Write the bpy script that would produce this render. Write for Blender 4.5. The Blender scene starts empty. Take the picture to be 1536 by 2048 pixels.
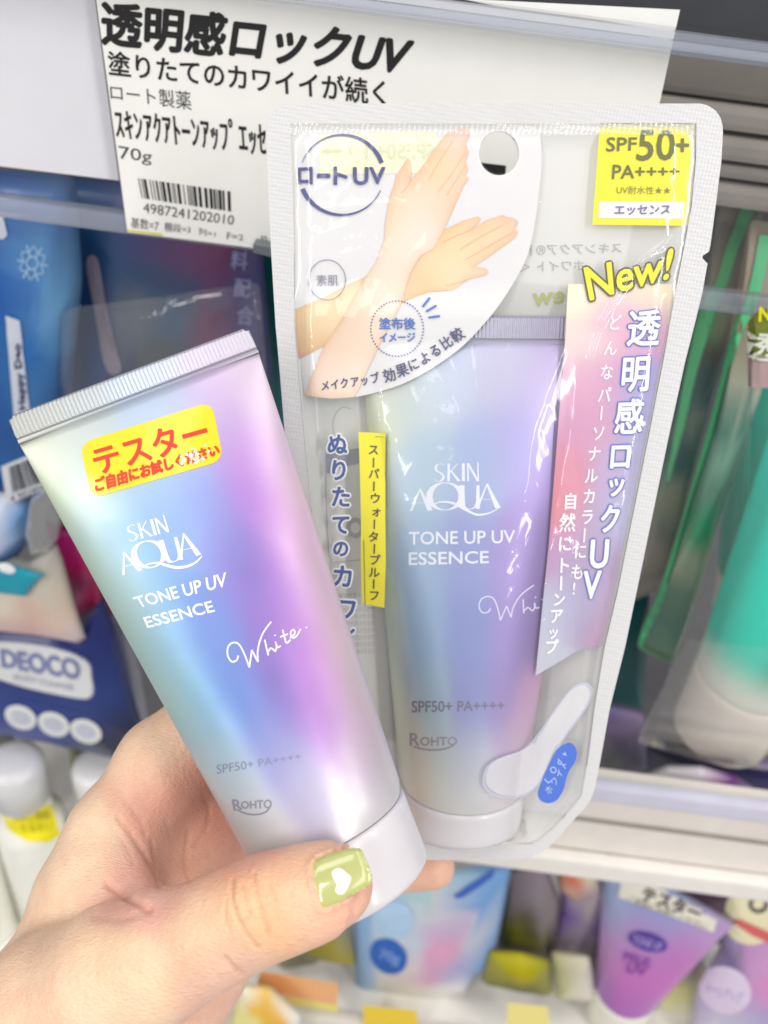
import bpy, bmesh, math, random
import numpy as np
from mathutils import Vector, Matrix, noise
from mathutils.bvhtree import BVHTree
from mathutils.geometry import tessellate_polygon

random.seed(7)
S = bpy.context.scene
COL = S.collection
# ------------------------------------------------------------------ camera
FPX = 1750.0                                   # focal length in pixels of the 1536x2048 photograph
PITCH, ROLL = math.radians(38), math.radians(7.5)
C0 = Vector((0, 0, 1.40))
_R0 = Vector((1, 0, 0)); _F = Vector((0, math.cos(PITCH), -math.sin(PITCH))); _U0 = _R0.cross(_F)
RT = math.cos(ROLL) * _R0 + math.sin(ROLL) * _U0
UP = math.cos(ROLL) * _U0 - math.sin(ROLL) * _R0
cam_d = bpy.data.cameras.new('camera'); cam = bpy.data.objects.new('camera', cam_d); COL.objects.link(cam)
cam.matrix_world = Matrix(((RT.x, UP.x, -_F.x, C0.x), (RT.y, UP.y, -_F.y, C0.y), (RT.z, UP.z, -_F.z, C0.z), (0, 0, 0, 1)))
cam_d.sensor_fit = 'VERTICAL'; cam_d.sensor_height = 36; cam_d.lens = FPX / 2048 * 36
cam_d.clip_start = 0.01; cam_d.clip_end = 50
cam_d.dof.use_dof = True; cam_d.dof.focus_distance = 0.203; cam_d.dof.aperture_fstop = 13.0
S.camera = cam
# ------------------------------------------------------------------ light: a bright shop with rows of ceiling lights
w = bpy.data.worlds.new('World'); S.world = w; w.use_nodes = True
w.node_tree.nodes['Background'].inputs[0].default_value = (1.0, 0.985, 0.97, 1)
w.node_tree.nodes['Background'].inputs[1].default_value = 0.54

def area(name, loc, target, sx, sy, power, col=(1, 0.97, 0.94)):
    l = bpy.data.lights.new(name, 'AREA'); l.shape = 'RECTANGLE'; l.size = sx; l.size_y = sy; l.energy = power; l.color = col
    o = bpy.data.objects.new(name, l); COL.objects.link(o); o.location = loc
    o.rotation_euler = (Vector(target) - Vector(loc)).to_track_quat('-Z', 'Y').to_euler()
    return o
area('ceiling_light', (-0.25, -0.55, 2.75), (-0.25, -0.45, 0), 0.30, 2.4, 9)
area('ceiling_light', (1.55, -0.1, 2.75), (1.2, -0.0, 0), 0.30, 2.4, 13)
area('ceiling_light', (-2.0, -0.2, 2.75), (-1.6, -0.1, 0), 0.30, 2.4, 9)
area('ceiling_light', (1.7, -1.7, 2.75), (1.0, -0.5, 0.6), 0.30, 2.0, 38)  # unseen rear row, added to brighten the upright faces
area('ceiling_light', (-1.5, -1.9, 2.75), (-1.0, -0.6, 0.6), 0.30, 2.0, 29)  # second unseen row behind the camera, added for the same faces
S.view_settings.view_transform = 'Standard'; S.view_settings.look = 'None'
S.view_settings.exposure = -0.04; S.view_settings.gamma = 1.0; S.view_settings.use_curve_mapping = False
S.cycles.transparent_max_bounces = 40; S.cycles.max_bounces = 10; S.cycles.transmission_bounces = 10
S.cycles.caustics_reflective = False; S.cycles.caustics_refractive = False

# ------------------------------------------------------------------ helpers
def lin(c):
    out = []
    for x in c[:3]:
        x = x / 255.0
        out.append(x / 12.92 if x <= 0.04045 else ((x + 0.055) / 1.055) ** 2.4)
    return tuple(out)

def ray(u, v):
    return RT * ((u - 768) / FPX) + UP * ((1024 - v) / FPX) + _F
def P(u, v, d):
    return C0 + ray(u, v) * d
def px(p):
    r = Vector(p) - C0; z = r.dot(_F)
    return (768 + FPX * r.dot(RT) / z, 1024 - FPX * r.dot(UP) / z)

class Plane:
    def __init__(s, pt, n): s.p = Vector(pt); s.n = Vector(n).normalized()
    def hit(s, u, v):
        r = ray(u, v); return C0 + r * ((s.p - C0).dot(s.n) / r.dot(s.n)), s.n
class Surf:                                    # a built mesh used as the sheet that printing lies on
    def __init__(s, verts, faces, back):
        s.b = BVHTree.FromPolygons([Vector(v) for v in verts], faces); s.back = back
    def hit(s, u, v):
        r = ray(u, v).normalized(); h = s.b.ray_cast(C0, r)
        if h[0] is None:
            p, n = s.back.hit(u, v); q = s.b.find_nearest(p)
            n = q[1]; p = q[0]
            return p, (n if n.dot(r) < 0 else -n)
        return h[0], (h[1] if h[1].dot(r) < 0 else -h[1])
def VP(D): return Plane((0, D, 0), (0, -1, 0))

ROOT = {}
def org(o):
    while o is not None:
        if o.name in ROOT: return ROOT[o.name]
        o = o.parent
    return Vector((0, 0, 0))
def thing(name, label, cat, loc, group=None):
    o = bpy.data.objects.new(name, None); COL.objects.link(o); o.location = loc; o.empty_display_size = 0.01
    o['label'] = label; o['category'] = cat
    if group: o['group'] = group
    ROOT[o.name] = Vector(loc); return o
def mk(name, verts, faces, material, parent=None, smooth=True, cols=None, label=None, attrs=None):
    L = org(parent)
    me = bpy.data.meshes.new(name); me.from_pydata([tuple(Vector(v) - L) for v in verts], [], faces); me.update()
    if smooth: me.polygons.foreach_set('use_smooth', [True] * len(me.polygons))
    if cols is not None:
        a = me.color_attributes.new('Col', 'FLOAT_COLOR', 'POINT')
        flat = np.ones((len(verts), 4), dtype=np.float32); flat[:, :3] = np.array(cols, dtype=np.float32)
        a.data.foreach_set('color', flat.ravel())
    for k, arr in (attrs or {}).items():
        a = me.attributes.new(k, 'FLOAT_VECTOR', 'POINT'); a.data.foreach_set('vector', np.array(arr, dtype=np.float32).ravel())
    o = bpy.data.objects.new(name, me); COL.objects.link(o); me.materials.append(material)
    if parent: o.parent = parent
    if label: o['label'] = label
    return o

MATS = {}
def mat(key, color=None, rough=0.5, metal=0.0, coat=0.0, bump=0.0, bscale=400, var=0.03, spec=0.5, sss=0.0, sheen=0.0, translu=0.0):
    """procedural: colour (or the mesh's own Col attribute) with slight mottling and a noise bump"""
    if key in MATS: return MATS[key]
    m = bpy.data.materials.new(key); m.use_nodes = True; nt = m.node_tree; N = nt.nodes; Lk = nt.links
    b = N['Principled BSDF']
    if color is None:
        at = N.new('ShaderNodeAttribute'); at.attribute_name = 'Col'; src = at.outputs['Color']
    else:
        rgb = N.new('ShaderNodeRGB'); rgb.outputs[0].default_value = (*lin(color), 1); src = rgb.outputs[0]
    tc = N.new('ShaderNodeTexCoord'); nz = N.new('ShaderNodeTexNoise'); nz.inputs['Scale'].default_value = 90; nz.inputs['Detail'].default_value = 4
    Lk.new(tc.outputs['Object'], nz.inputs['Vector'])
    mr = N.new('ShaderNodeMapRange'); mr.inputs[1].default_value = 0.3; mr.inputs[2].default_value = 0.7; mr.inputs[3].default_value = 1 - var; mr.inputs[4].default_value = 1 + var
    Lk.new(nz.outputs['Fac'], mr.inputs[0])
    mx = N.new('ShaderNodeMix'); mx.data_type = 'RGBA'; mx.blend_type = 'MULTIPLY'; mx.inputs[0].default_value = 1
    Lk.new(src, mx.inputs[6]); Lk.new(mr.outputs[0], mx.inputs[7]); Lk.new(mx.outputs[2], b.inputs['Base Color'])
    b.inputs['Roughness'].default_value = rough; b.inputs['Metallic'].default_value = metal
    b.inputs['Coat Weight'].default_value = coat; b.inputs['Coat Roughness'].default_value = 0.06
    b.inputs['Specular IOR Level'].default_value = spec
    if sss: 
        b.inputs['Subsurface Weight'].default_value = sss; b.inputs['Subsurface Radius'].default_value = (1.0, 0.35, 0.18); b.inputs['Subsurface Scale'].default_value = 0.0025
    if bump:
        n2 = N.new('ShaderNodeTexNoise'); n2.inputs['Scale'].default_value = bscale; n2.inputs['Detail'].default_value = 5
        Lk.new(tc.outputs['Object'], n2.inputs['Vector'])
        bp = N.new('ShaderNodeBump'); bp.inputs['Strength'].default_value = bump; bp.inputs['Distance'].default_value = 0.0006
        Lk.new(n2.outputs['Fac'], bp.inputs['Height']); Lk.new(bp.outputs[0], b.inputs['Normal'])
        if coat: Lk.new(bp.outputs[0], b.inputs['Coat Normal'])
    if translu:
        tr = N.new('ShaderNodeBsdfTransparent'); ms = N.new('ShaderNodeMixShader'); ms.inputs[0].default_value = translu
        Lk.new(b.outputs[0], ms.inputs[1]); Lk.new(tr.outputs[0], ms.inputs[2]); Lk.new(ms.outputs[0], N['Material Output'].inputs[0])
    MATS[key] = m; return m

def film(key, haze=0.08, hcol=(240, 240, 240), rough=0.08, bump=0.3, bscale=120, gloss=1.0, emboss=0.0, escale=900, tint=(255, 255, 255)):
    """thin clear plastic: see-through, a little milky, mirror-like at grazing angles, wrinkled"""
    if key in MATS: return MATS[key]
    m = bpy.data.materials.new(key); m.use_nodes = True; nt = m.node_tree; N = nt.nodes; Lk = nt.links
    N.remove(N['Principled BSDF']); out = N['Material Output']
    tr = N.new('ShaderNodeBsdfTransparent'); tr.inputs[0].default_value = (*lin(tint), 1)
    df = N.new('ShaderNodeBsdfDiffuse'); df.inputs[0].default_value = (*lin(hcol), 1)
    tl = N.new('ShaderNodeBsdfTranslucent'); tl.inputs[0].default_value = (*lin(hcol), 1)
    m0 = N.new('ShaderNodeMixShader'); m0.inputs[0].default_value = 0.3; Lk.new(df.outputs[0], m0.inputs[1]); Lk.new(tl.outputs[0], m0.inputs[2])
    m1 = N.new('ShaderNodeMixShader'); m1.inputs[0].default_value = haze; Lk.new(tr.outputs[0], m1.inputs[1]); Lk.new(m0.outputs[0], m1.inputs[2])
    gl = N.new('ShaderNodeBsdfGlossy'); gl.inputs['Roughness'].default_value = rough
    fr = N.new('ShaderNodeFresnel'); fr.inputs[0].default_value = 1.45
    ge = N.new('ShaderNodeNewGeometry'); io = N.new('ShaderNodeMapRange'); io.inputs[3].default_value = 1.45; io.inputs[4].default_value = 1 / 1.45
    Lk.new(ge.outputs['Backfacing'], io.inputs[0]); Lk.new(io.outputs[0], fr.inputs[0])   # a sheet reflects alike from both sides
    mu = N.new('ShaderNodeMath'); mu.operation = 'MULTIPLY'; mu.inputs[1].default_value = gloss; Lk.new(fr.outputs[0], mu.inputs[0])
    m2 = N.new('ShaderNodeMixShader'); Lk.new(mu.outputs[0], m2.inputs[0]); Lk.new(m1.outputs[0], m2.inputs[1]); Lk.new(gl.outputs[0], m2.inputs[2])
    tc = N.new('ShaderNodeTexCoord'); nz = N.new('ShaderNodeTexNoise'); nz.inputs['Scale'].default_value = bscale; nz.inputs['Detail'].default_value = 6; nz.inputs['Distortion'].default_value = 0.6
    Lk.new(tc.outputs['Object'], nz.inputs['Vector'])
    bp = N.new('ShaderNodeBump'); bp.inputs['Strength'].default_value = bump; bp.inputs['Distance'].default_value = 0.001
    Lk.new(nz.outputs['Fac'], bp.inputs['Height']); last = bp
    if emboss:
        vo = N.new('ShaderNodeTexVoronoi'); vo.inputs['Scale'].default_value = escale; vo.inputs['Randomness'].default_value = 0.15
        Lk.new(tc.outputs['Object'], vo.inputs['Vector'])
        b2 = N.new('ShaderNodeBump'); b2.inputs['Strength'].default_value = emboss; b2.inputs['Distance'].default_value = 0.0004
        Lk.new(vo.outputs['Distance'], b2.inputs['Height']); Lk.new(bp.outputs[0], b2.inputs['Normal']); last = b2
    Lk.new(last.outputs[0], gl.inputs['Normal']); Lk.new(last.outputs[0], fr.inputs['Normal']); Lk.new(m2.outputs[0], out.inputs[0])
    MATS[key] = m; return m
def ink(c, rough=0.5, key=None): return mat(key or 'ink_%d_%d_%d' % tuple(c), c, rough=rough, var=0.02)

def rbf(samples, sig=60.0):
    """smooth printed colour field from a few swatches (pixel position -> sRGB)"""
    X = np.array([(a, b) for a, b, *_ in samples], float); Cc = np.array([lin(s[2]) for s in samples])
    def f(pts):
        pts = np.array(pts, float); d2 = ((pts[:, None, :] - X[None]) ** 2).sum(2)
        wt = np.exp(-(d2 - d2.min(1, keepdims=True)) / (2 * sig * sig)); wt /= wt.sum(1, keepdims=True); return wt @ Cc
    return f

# ---- flat outlines drawn in photograph pixels, cut fine and laid on a sheet
def cut_polys(polys, step):
    bm = bmesh.new()
    for poly in polys:
        vs = [bm.verts.new((x, y, 0)) for x, y in poly]
        tris = tessellate_polygon([[Vector((x, y, 0)) for x, y in poly]])
        for t in tris:
            try: bm.faces.new([vs[i] for i in t])
            except ValueError: pass
    return cut_bm(bm, step)
def cut_bm(bm, step):
    if step:
        xs = [v.co.x for v in bm.verts]; ys = [v.co.y for v in bm.verts]
        for ax, lo, hi in ((0, min(xs), max(xs)), (1, min(ys), max(ys))):
            n = int((hi - lo) / step)
            for i in range(1, n + 1):
                co = Vector((0, 0, 0)); co[ax] = lo + (hi - lo) * i / (n + 1); no = Vector((0, 0, 0)); no[ax] = 1
                bmesh.ops.bisect_plane(bm, geom=bm.verts[:] + bm.edges[:] + bm.faces[:], plane_co=co, plane_no=no)
    bmesh.ops.triangulate(bm, faces=[f for f in bm.faces if len(f.verts) > 4])
    bm.verts.index_update()
    V = [(v.co.x, v.co.y) for v in bm.verts]; Fc = [[v.index for v in f.verts] for f in bm.faces]
    bm.free(); return V, Fc
def lay(name, V, Fc, surf, eps, material, parent, colfn=None, label=None):
    pts = []
    if getattr(surf, 'spread', 0): eps = (np.array(eps) + 0.0004) * surf.spread; eps = float(eps) if eps.ndim == 0 else eps
    for i, (x, y) in enumerate(V):
        p, n = surf.hit(x, y); pts.append(p + n * (eps[i] if hasattr(eps, '__len__') else eps))
    fs = []
    for f in Fc:                                # every print faces the reader
        a, b, c = pts[f[0]], pts[f[1]], pts[f[2]]
        fs.append(f if (b - a).cross(c - a).dot(a - C0) < 0 else f[::-1])
    return mk(name, pts, fs, material, parent, False, colfn(V) if colfn else None, label)
def decal(name, polys, surf, eps, material, parent, step=14, colfn=None, label=None):
    V, Fc = cut_polys(polys, step); return lay(name, V, Fc, surf, eps, material, parent, colfn, label)

GL = {}
def glyphs(s, off=0.0):
    if (s, off) in GL: return GL[(s, off)]
    c = bpy.data.curves.new('t', 'FONT'); c.body = s; c.size = 1; c.offset = off; c.resolution_u = 3
    o = bpy.data.objects.new('t', c); COL.objects.link(o); dg = bpy.context.evaluated_depsgraph_get(); dg.update()
    me = bpy.data.meshes.new_from_object(o.evaluated_get(dg))
    V = [(v.co.x, v.co.y) for v in me.vertices]; Fc = [list(p.vertices) for p in me.polygons]
    bpy.data.objects.remove(o); bpy.data.curves.remove(c); bpy.data.meshes.remove(me)
    GL[(s, off)] = (V, Fc); return V, Fc
def tri_bm(V, Fc):
    bm = bmesh.new(); vs = [bm.verts.new((x, y, 0)) for x, y in V]
    for f in Fc:
        try: bm.faces.new([vs[i] for i in f])
        except ValueError: pass
    return bm
def bil(q, a, b):                               # quad: bottom-left, bottom-right, top-left, top-right
    (x0, y0), (x1, y1), (x2, y2), (x3, y3) = q
    return ((1 - a) * (1 - b) * x0 + a * (1 - b) * x1 + (1 - a) * b * x2 + a * b * x3,
            (1 - a) * (1 - b) * y0 + a * (1 - b) * y1 + (1 - a) * b * y2 + a * b * y3)
def text_quad(s, q, off=0.0, base=None):
    """one line of lettering fitted into a quad by its own ink box"""
    V, Fc = glyphs(s, off); B, _ = glyphs(s, base if base is not None else off)
    x0 = min(v[0] for v in B); x1 = max(v[0] for v in B); y0 = min(v[1] for v in B); y1 = max(v[1] for v in B)
    return [bil(q, (x - x0) / (x1 - x0), (y - y0) / (y1 - y0)) for x, y in V], Fc
def text_chars(items, off=0.0):
    """single characters: (char, cx, cy, width, height, angle, shear); the em square is centred at cx, cy"""
    AV, AF = [], []
    for ch, cx, cy, wd, ht, ang, sh in items:
        V, Fc = glyphs(ch, off); k = len(AV); rot = 0
        if ch in 'ー' : rot = 1
        if ord(ch) < 128: xm = (min(v[0] for v in V) + max(v[0] for v in V)) / 2; ym = 0.35
        else: xm, ym = 0.5, 0.375
        ca, sa = math.cos(ang), math.sin(ang)
        for x, y in V:
            x -= xm; y -= ym
            if rot == 1: x, y = y, -x
            x = x + sh * y; X = x * wd; Y = -y * ht
            AV.append((cx + X * ca - Y * sa, cy + X * sa + Y * ca))
        AF += [[i + k for i in f] for f in Fc]
    return AV, AF
def put(name, VF, surf, eps, material, parent, step=18, label=None, bold=0.0):
    V, Fc = cut_bm(tri_bm(*VF), step) if step else VF
    if not bold: return lay(name, V, Fc, surf, eps, material, parent, None, label)
    AV, AF, ee = [], [], []
    for i in range(9):                          # heavier lettering: the strokes are widened all round
        dx, dy = (0, 0) if i == 8 else (bold * math.cos(i * math.pi / 4), bold * math.sin(i * math.pi / 4))
        k = len(AV); AV += [(x + dx, y + dy) for x, y in V]; AF += [[j + k for j in f] for f in Fc]; ee += [i * 0.0000015] * len(V)
    return lay(name, AV, AF, surf, np.array(ee) + eps, material, parent, None, label)
def join(*vfs):
    V, F = [], []
    for v, f in vfs:
        k = len(V); V += list(v); F += [[i + k for i in x] for x in f]
    return V, F
def stroke(pts, ws):
    """ribbon along a polyline, width per point"""
    n = len(pts); ws = ws if hasattr(ws, '__len__') else [ws] * n; Lf, Rg = [], []
    for i in range(n):
        a = pts[max(0, i - 1)]; b = pts[min(n - 1, i + 1)]; dx, dy = b[0] - a[0], b[1] - a[1]; l = math.hypot(dx, dy) or 1
        nx, ny = -dy / l * ws[i] / 2, dx / l * ws[i] / 2
        Lf.append((pts[i][0] + nx, pts[i][1] + ny)); Rg.append((pts[i][0] - nx, pts[i][1] - ny))
    return Lf + Rg, [[i, i + 1, n + i + 1, n + i] for i in range(n - 1)]
def spline(pts, n=6):
    out = []
    for i in range(len(pts) - 1):
        p0 = pts[max(0, i - 1)]; p1 = pts[i]; p2 = pts[i + 1]; p3 = pts[min(len(pts) - 1, i + 2)]
        for k in range(n):
            t = k / n; out.append(tuple(0.5 * (2 * p1[j] + (p2[j] - p0[j]) * t + (2 * p0[j] - 5 * p1[j] + 4 * p2[j] - p3[j]) * t * t + (3 * p1[j] - p0[j] - 3 * p2[j] + p3[j]) * t ** 3) for j in range(len(p1))))
    out.append(tuple(pts[-1])); return out
def closed(pts, n=4):
    m = len(pts); out = []
    for i in range(m):
        p0, p1, p2, p3 = pts[i - 1], pts[i], pts[(i + 1) % m], pts[(i + 2) % m]
        for k in range(n):
            t = k / n; out.append(tuple(0.5 * (2 * p1[j] + (p2[j] - p0[j]) * t + (2 * p0[j] - 5 * p1[j] + 4 * p2[j] - p3[j]) * t * t + (3 * p1[j] - p0[j] - 3 * p2[j] + p3[j]) * t ** 3) for j in range(2)))
    return out
def ellipse(cx, cy, rx, ry, n=36, rot=0.0, a0=0.0, a1=2 * math.pi, end=False):
    ca, sa = math.cos(rot), math.sin(rot); out = []
    for i in range(n + (1 if end else 0)):
        t = a0 + (a1 - a0) * i / n; x, y = rx * math.cos(t), ry * math.sin(t); out.append((cx + x * ca - y * sa, cy + x * sa + y * ca))
    return out
def ring(cx, cy, rx, ry, wd, n=48, rot=0.0):
    p = ellipse(cx, cy, rx, ry, n, rot); return stroke(p + [p[0], p[1]], wd)
def interp(tab, x): 
    return float(np.interp(x, [t[0] for t in tab], [t[1] for t in tab]))

def box(name, a, b, material, parent, bev=0.0):
    bm = bmesh.new(); bmesh.ops.create_cube(bm, size=1)
    for v in bm.verts: v.co = Vector([(a[i] + b[i]) / 2 + v.co[i] * (b[i] - a[i]) for i in range(3)])
    if bev: bmesh.ops.bevel(bm, geom=bm.edges[:], offset=bev, segments=2, affect='EDGES', profile=0.7)
    V = [v.co.copy() for v in bm.verts]; bm.verts.index_update(); F = [[v.index for v in f.verts] for f in bm.faces]; bm.free()
    return mk(name, V, F, material, parent, False)

def pillow(name, poly, surf, T, material, parent, colfn=None, rings=10, wob=0.0, back=0.35, label=None, seed=0):
    """a soft pack: outline on a sheet, swollen towards the aisle by T and closed at the back"""
    n = len(poly); cx = sum(p[0] for p in poly) / n; cy = sum(p[1] for p in poly) / n
    V2, V, F = [], [], []
    def add(x, y, h):
        p, nn = surf.hit(x, y)
        if wob: h += wob * (noise.noise(Vector((x / 60 + seed, y / 90, 1.3))) + 0.5 * noise.noise(Vector((x / 22, y / 40 + seed, 4.1))))
        V.append(p + nn * h); V2.append((x, y))
    for side, amp in ((0, 1.0), (1, -back)):
        base = len(V)
        for r in range(rings):
            t = 1 - r / rings
            for p in poly: add(cx + (p[0] - cx) * t, cy + (p[1] - cy) * t, amp * T * (1 - t ** 3.2) ** 0.75)
        add(cx, cy, amp * T); c = len(V) - 1
        for r in range(rings - 1):
            for i in range(n):
                a, b = base + r * n + i, base + r * n + (i + 1) % n; q = [a, b, b + n, a + n]; F.append(q if side == 0 else q[::-1])
        for i in range(n):
            a, b = base + (rings - 1) * n + i, base + (rings - 1) * n + (i + 1) % n; F.append([a, b, c] if side == 0 else [c, b, a])
        if side == 0: front_faces = len(F)
    for i in range(n):
        a, b = i, (i + 1) % n; k = rings * n + 1; F.append([a, k + a, k + b, b])
    o = mk(name, V, F, material, parent, True, colfn(V2) if colfn else None, label)
    return o, Surf(V, F[:front_faces], surf)
def dense(poly, m=8):
    out = []
    for i in range(len(poly)):
        a, b = poly[i], poly[(i + 1) % len(poly)]; L = math.hypot(b[0] - a[0], b[1] - a[1]); k = max(1, int(L / (m * 4)))
        out += [(a[0] + (b[0] - a[0]) * j / k, a[1] + (b[1] - a[1]) * j / k) for j in range(k)]
    return out
def rsmooth(poly, r=0.18, k=4):
    """round the corners of an outline"""
    out = []; n = len(poly)
    for i in range(n):
        p0, p, p2 = poly[i - 1], poly[i], poly[(i + 1) % n]
        a = tuple(p[j] + (p0[j] - p[j]) * r for j in (0, 1)); b = tuple(p[j] + (p2[j] - p[j]) * r for j in (0, 1))
        for q in range(k + 1):
            t = q / k; out.append(tuple((1 - t) ** 2 * a[j] + 2 * t * (1 - t) * p[j] + t * t * b[j] for j in (0, 1)))
    return out

M_crimp = mat('pressed_foil_end', None, rough=0.3, metal=0.55, coat=0.2, var=0.01)
# ---- squeeze tube: flat crimped end at A0, round cap at A1
def tube(A0, A1, z0, z1, hw0, hw1, hwc, s_crimp, s_cap, colfn, parts_parent, body_mat, cap_mat, nseg=96, crimp=True, twist=0.0, nrm=None):
    a0, a1 = P(*A0, z0), P(*A1, z1); ax = (a1 - a0); L = ax.length; ax.normalize()
    mid = (a0 + a1) / 2; view = (mid - C0).normalized(); wd = ax.cross(view).normalized()
    if nrm is not None: wd = ax.cross(-nrm).normalized()          # lies flat in a given sheet
    if wd.dot(RT) < 0: wd = -wd
    nf = wd.cross(ax); nf = nf if nf.dot(view) < 0 else -nf
    if twist:
        M = Matrix.Rotation(twist, 3, ax); wd = M @ wd; nf = M @ nf
    zm = (z0 + z1) / 2; m = zm / FPX; R = hw1 * m
    V, F, XI = [], [], []
    ss = []
    nb = 46
    ss += [(s_crimp + (s_cap - s_crimp) * k / nb, 1) for k in range(0, nb + 1)]
    for s, kind in ss:
        t = max(0, (s - s_crimp) / (s_cap - s_crimp)); hw = (hw0 + (hw1 - hw0) * t) * m
        hd = 0.0006 if kind == 0 else 0.0006 + (R - 0.0006) * (min(1, t) ** 0.72) 
        if t > 0.985: hw *= 1 - 0.035 * (t - 0.985) / 0.015; hd *= 1 - 0.035 * (t - 0.985) / 0.015
        for i in range(nseg):
            th = 2 * math.pi * i / nseg; c, sn = math.cos(th), math.sin(th)
            e = 1.0 + 0.25 * (1 - min(1, t * 3)) if kind else 1.0
            x = hw * c; d = hd * math.copysign(abs(sn) ** e, sn)
            V.append(a0 + ax * (L * s) + wd * x + nf * d); XI.append((c if kind else x / (hw0 * m), s, sn))
    n = len(ss)
    for r in range(n - 1):
        for i in range(nseg):
            a, b = r * nseg + i, r * nseg + (i + 1) % nseg; F.append([a, b, b + nseg, a + nseg])
    F.append(list(range(nseg))[::-1])
    cols = colfn(XI)
    if crimp:                                    # the flat sealed end with its fine pressed ribs
        nxc = 62 * 6; vs, fs, xi = [], [], []
        prof = [(0.0, 0), (0.06, 1), (0.10, 1), (0.14, 1), (0.5, 1), (0.80, 1), (0.84, 1), (0.90, -1), (0.97, -1), (1.04, 0)]
        for side in (1, -1):
            for t, rb in prof:
                for i in range(nxc + 1):
                    x = -1 + 2 * i / nxc; e = 1 - abs(x); s = s_crimp * t
                    if t < 0.14: s += s_crimp * 0.55 * max(0, 1 - e / 0.045) ** 2 * (1 - t / .14)      # rounded corners
                    ph = (i % 6) / 6; h = 0.00055 + (0.00022 * (0.5 - 0.5 * math.cos(2 * math.pi * ph)) if rb == 1 and 0.1 <= t <= 0.8 else 0.0002 if rb == 1 else -0.0002 if rb == -1 else 0)
                    if t == 0.0: h = 0.0002
                    vs.append(a0 + ax * (L * s) + wd * (hw0 * m * x * (1.0 if t > .9 else 0.997)) + nf * (side * h)); xi.append((x, s, 1))
        nr = len(prof)
        for sd in range(2):
            for r in range(nr - 1):
                for i in range(nxc):
                    k = sd * nr * (nxc + 1) + r * (nxc + 1) + i; q = [k, k + 1, k + nxc + 2, k + nxc + 1]; fs.append(q if sd == 0 else q[::-1])
        off = nr * (nxc + 1)
        for i in range(nxc): fs.append([i + 1, i, off + i, off + i + 1])
        for r in range(nr - 1):
            for c in (0, nxc): k = r * (nxc + 1) + c; q = [k, k + nxc + 1, off + k + nxc + 1, off + k]; fs.append(q if c else q[::-1])
        cc = np.array(colfn(xi)); g = np.array(lin((170, 172, 180))); cc = cc * 0.5 + g * 0.4
        seal = mk('crimped_end', vs, fs, M_crimp, parts_parent, False, cc)
        if (vs[1] - vs[0]).cross(vs[nxc + 1] - vs[0]).dot(nf) < 0: seal.data.flip_normals()
    body = mk('tube_body', V, F, body_mat, parts_parent, True, cols)
    f0 = a1 - a0
    if (V[1] - V[0]).cross(V[nseg] - V[0]).dot(V[0] - a0) < 0: body.data.flip_normals()
    # cap
    CV, CF = [], []
    prof = [(s_cap + 0.001, hw1 * 0.90)] + [(s_cap + 0.003, hw1 * 0.985), (s_cap + 0.008, hw1 * 1.0)]
    for k in range(1, 9): t = k / 8; prof.append((s_cap + 0.008 + (1 - 0.014 - s_cap - 0.008) * t, hw1 + (hwc - hw1) * t))
    for k in range(1, 6): t = k / 5 * math.pi / 2; prof.append((1 - 0.014 + 0.014 * math.sin(t), hwc - 14 * (1 - math.cos(t))))
    prof += [(0.999, hwc * 0.75), (0.996, hwc * 0.3)]
    for s, r in prof:
        for i in range(nseg):
            th = 2 * math.pi * i / nseg; CV.append(a0 + ax * (L * s) + wd * (r * m * math.cos(th)) + nf * (r * m * math.sin(th)))
    for r in range(len(prof) - 1):
        for i in range(nseg):
            a, b = r * nseg + i, r * nseg + (i + 1) % nseg; CF.append([a, b, b + nseg, a + nseg])
    k = (len(prof) - 1) * nseg; CF.append([k + i for i in range(nseg)])
    cap = mk('cap', CV, CF, cap_mat, parts_parent, True)
    if (CV[1] - CV[0]).cross(CV[nseg] - CV[0]).dot(CV[0] - a0) < 0: cap.data.flip_normals()
    sf = Surf(V, F[:-1], Plane(mid + nf * 0.0, -view))
    fr = dict(a0=a0, ax=ax, wd=wd, nf=nf, L=L, m=m, V=V)
    return body, cap, sf, fr

# ================================================================== the gondola shelf
D_CARD = 0.28
shelf = thing('display_shelf', 'grey and cream shop shelving with clear plastic price rails, holding all the packs', 'shelf', (0, 0.5, 0.6))
M_back = mat('painted_steel_grey', (112, 112, 118), rough=0.55, var=0.06, bump=0.1)
M_dark = mat('dark_steel_and_shadow', (62, 64, 70), rough=0.6, var=0.05)
M_cream = mat('cream_rail', (228, 221, 214), rough=0.4, var=0.03)
M_grey = mat('grey_rail', (150, 144, 138), rough=0.4, var=0.05)
M_clear = film('clear_rail_plastic', haze=0.012, hcol=(225, 228, 238), rough=0.05, bump=0.06, bscale=25, gloss=0.8)
M_lip = film('clear_rail_lip', haze=0.30, hcol=(215, 222, 240), rough=0.12, bump=0.05, bscale=20, gloss=2.0)
box('back_panel', (-0.9, 0.47, 0.2), (0.9, 0.48, 1.9), M_back, shelf)
def zat(u, v, D): return VP(D).hit(u, v)[0].z
zt = zat(1200, 28, D_CARD); zt2 = zat(1200, 78, D_CARD); zb = zat(1450, 578, D_CARD); zb2 = zat(1450, 616, D_CARD)
def xz_sheet(name, prof, x0, x1, material, parent):
    V = []; F = []
    for x in (x0, x1):
        for y, z in prof: V.append(Vector((x, y, z)))
    n = len(prof)
    for i in range(n - 1): F.append([i, i + 1, n + i + 1, n + i])
    return mk(name, V, F, material, parent, False)
rail = xz_sheet('price_rail', [(D_CARD - 0.0022, zt2), (D_CARD - 0.0022, zb)], -0.5, 0.5, M_clear, shelf)
box('top_lip', (-0.5, D_CARD - 0.0125, zt2), (0.5, D_CARD + 0.006, zt), M_lip, rail, 0.002)
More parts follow.
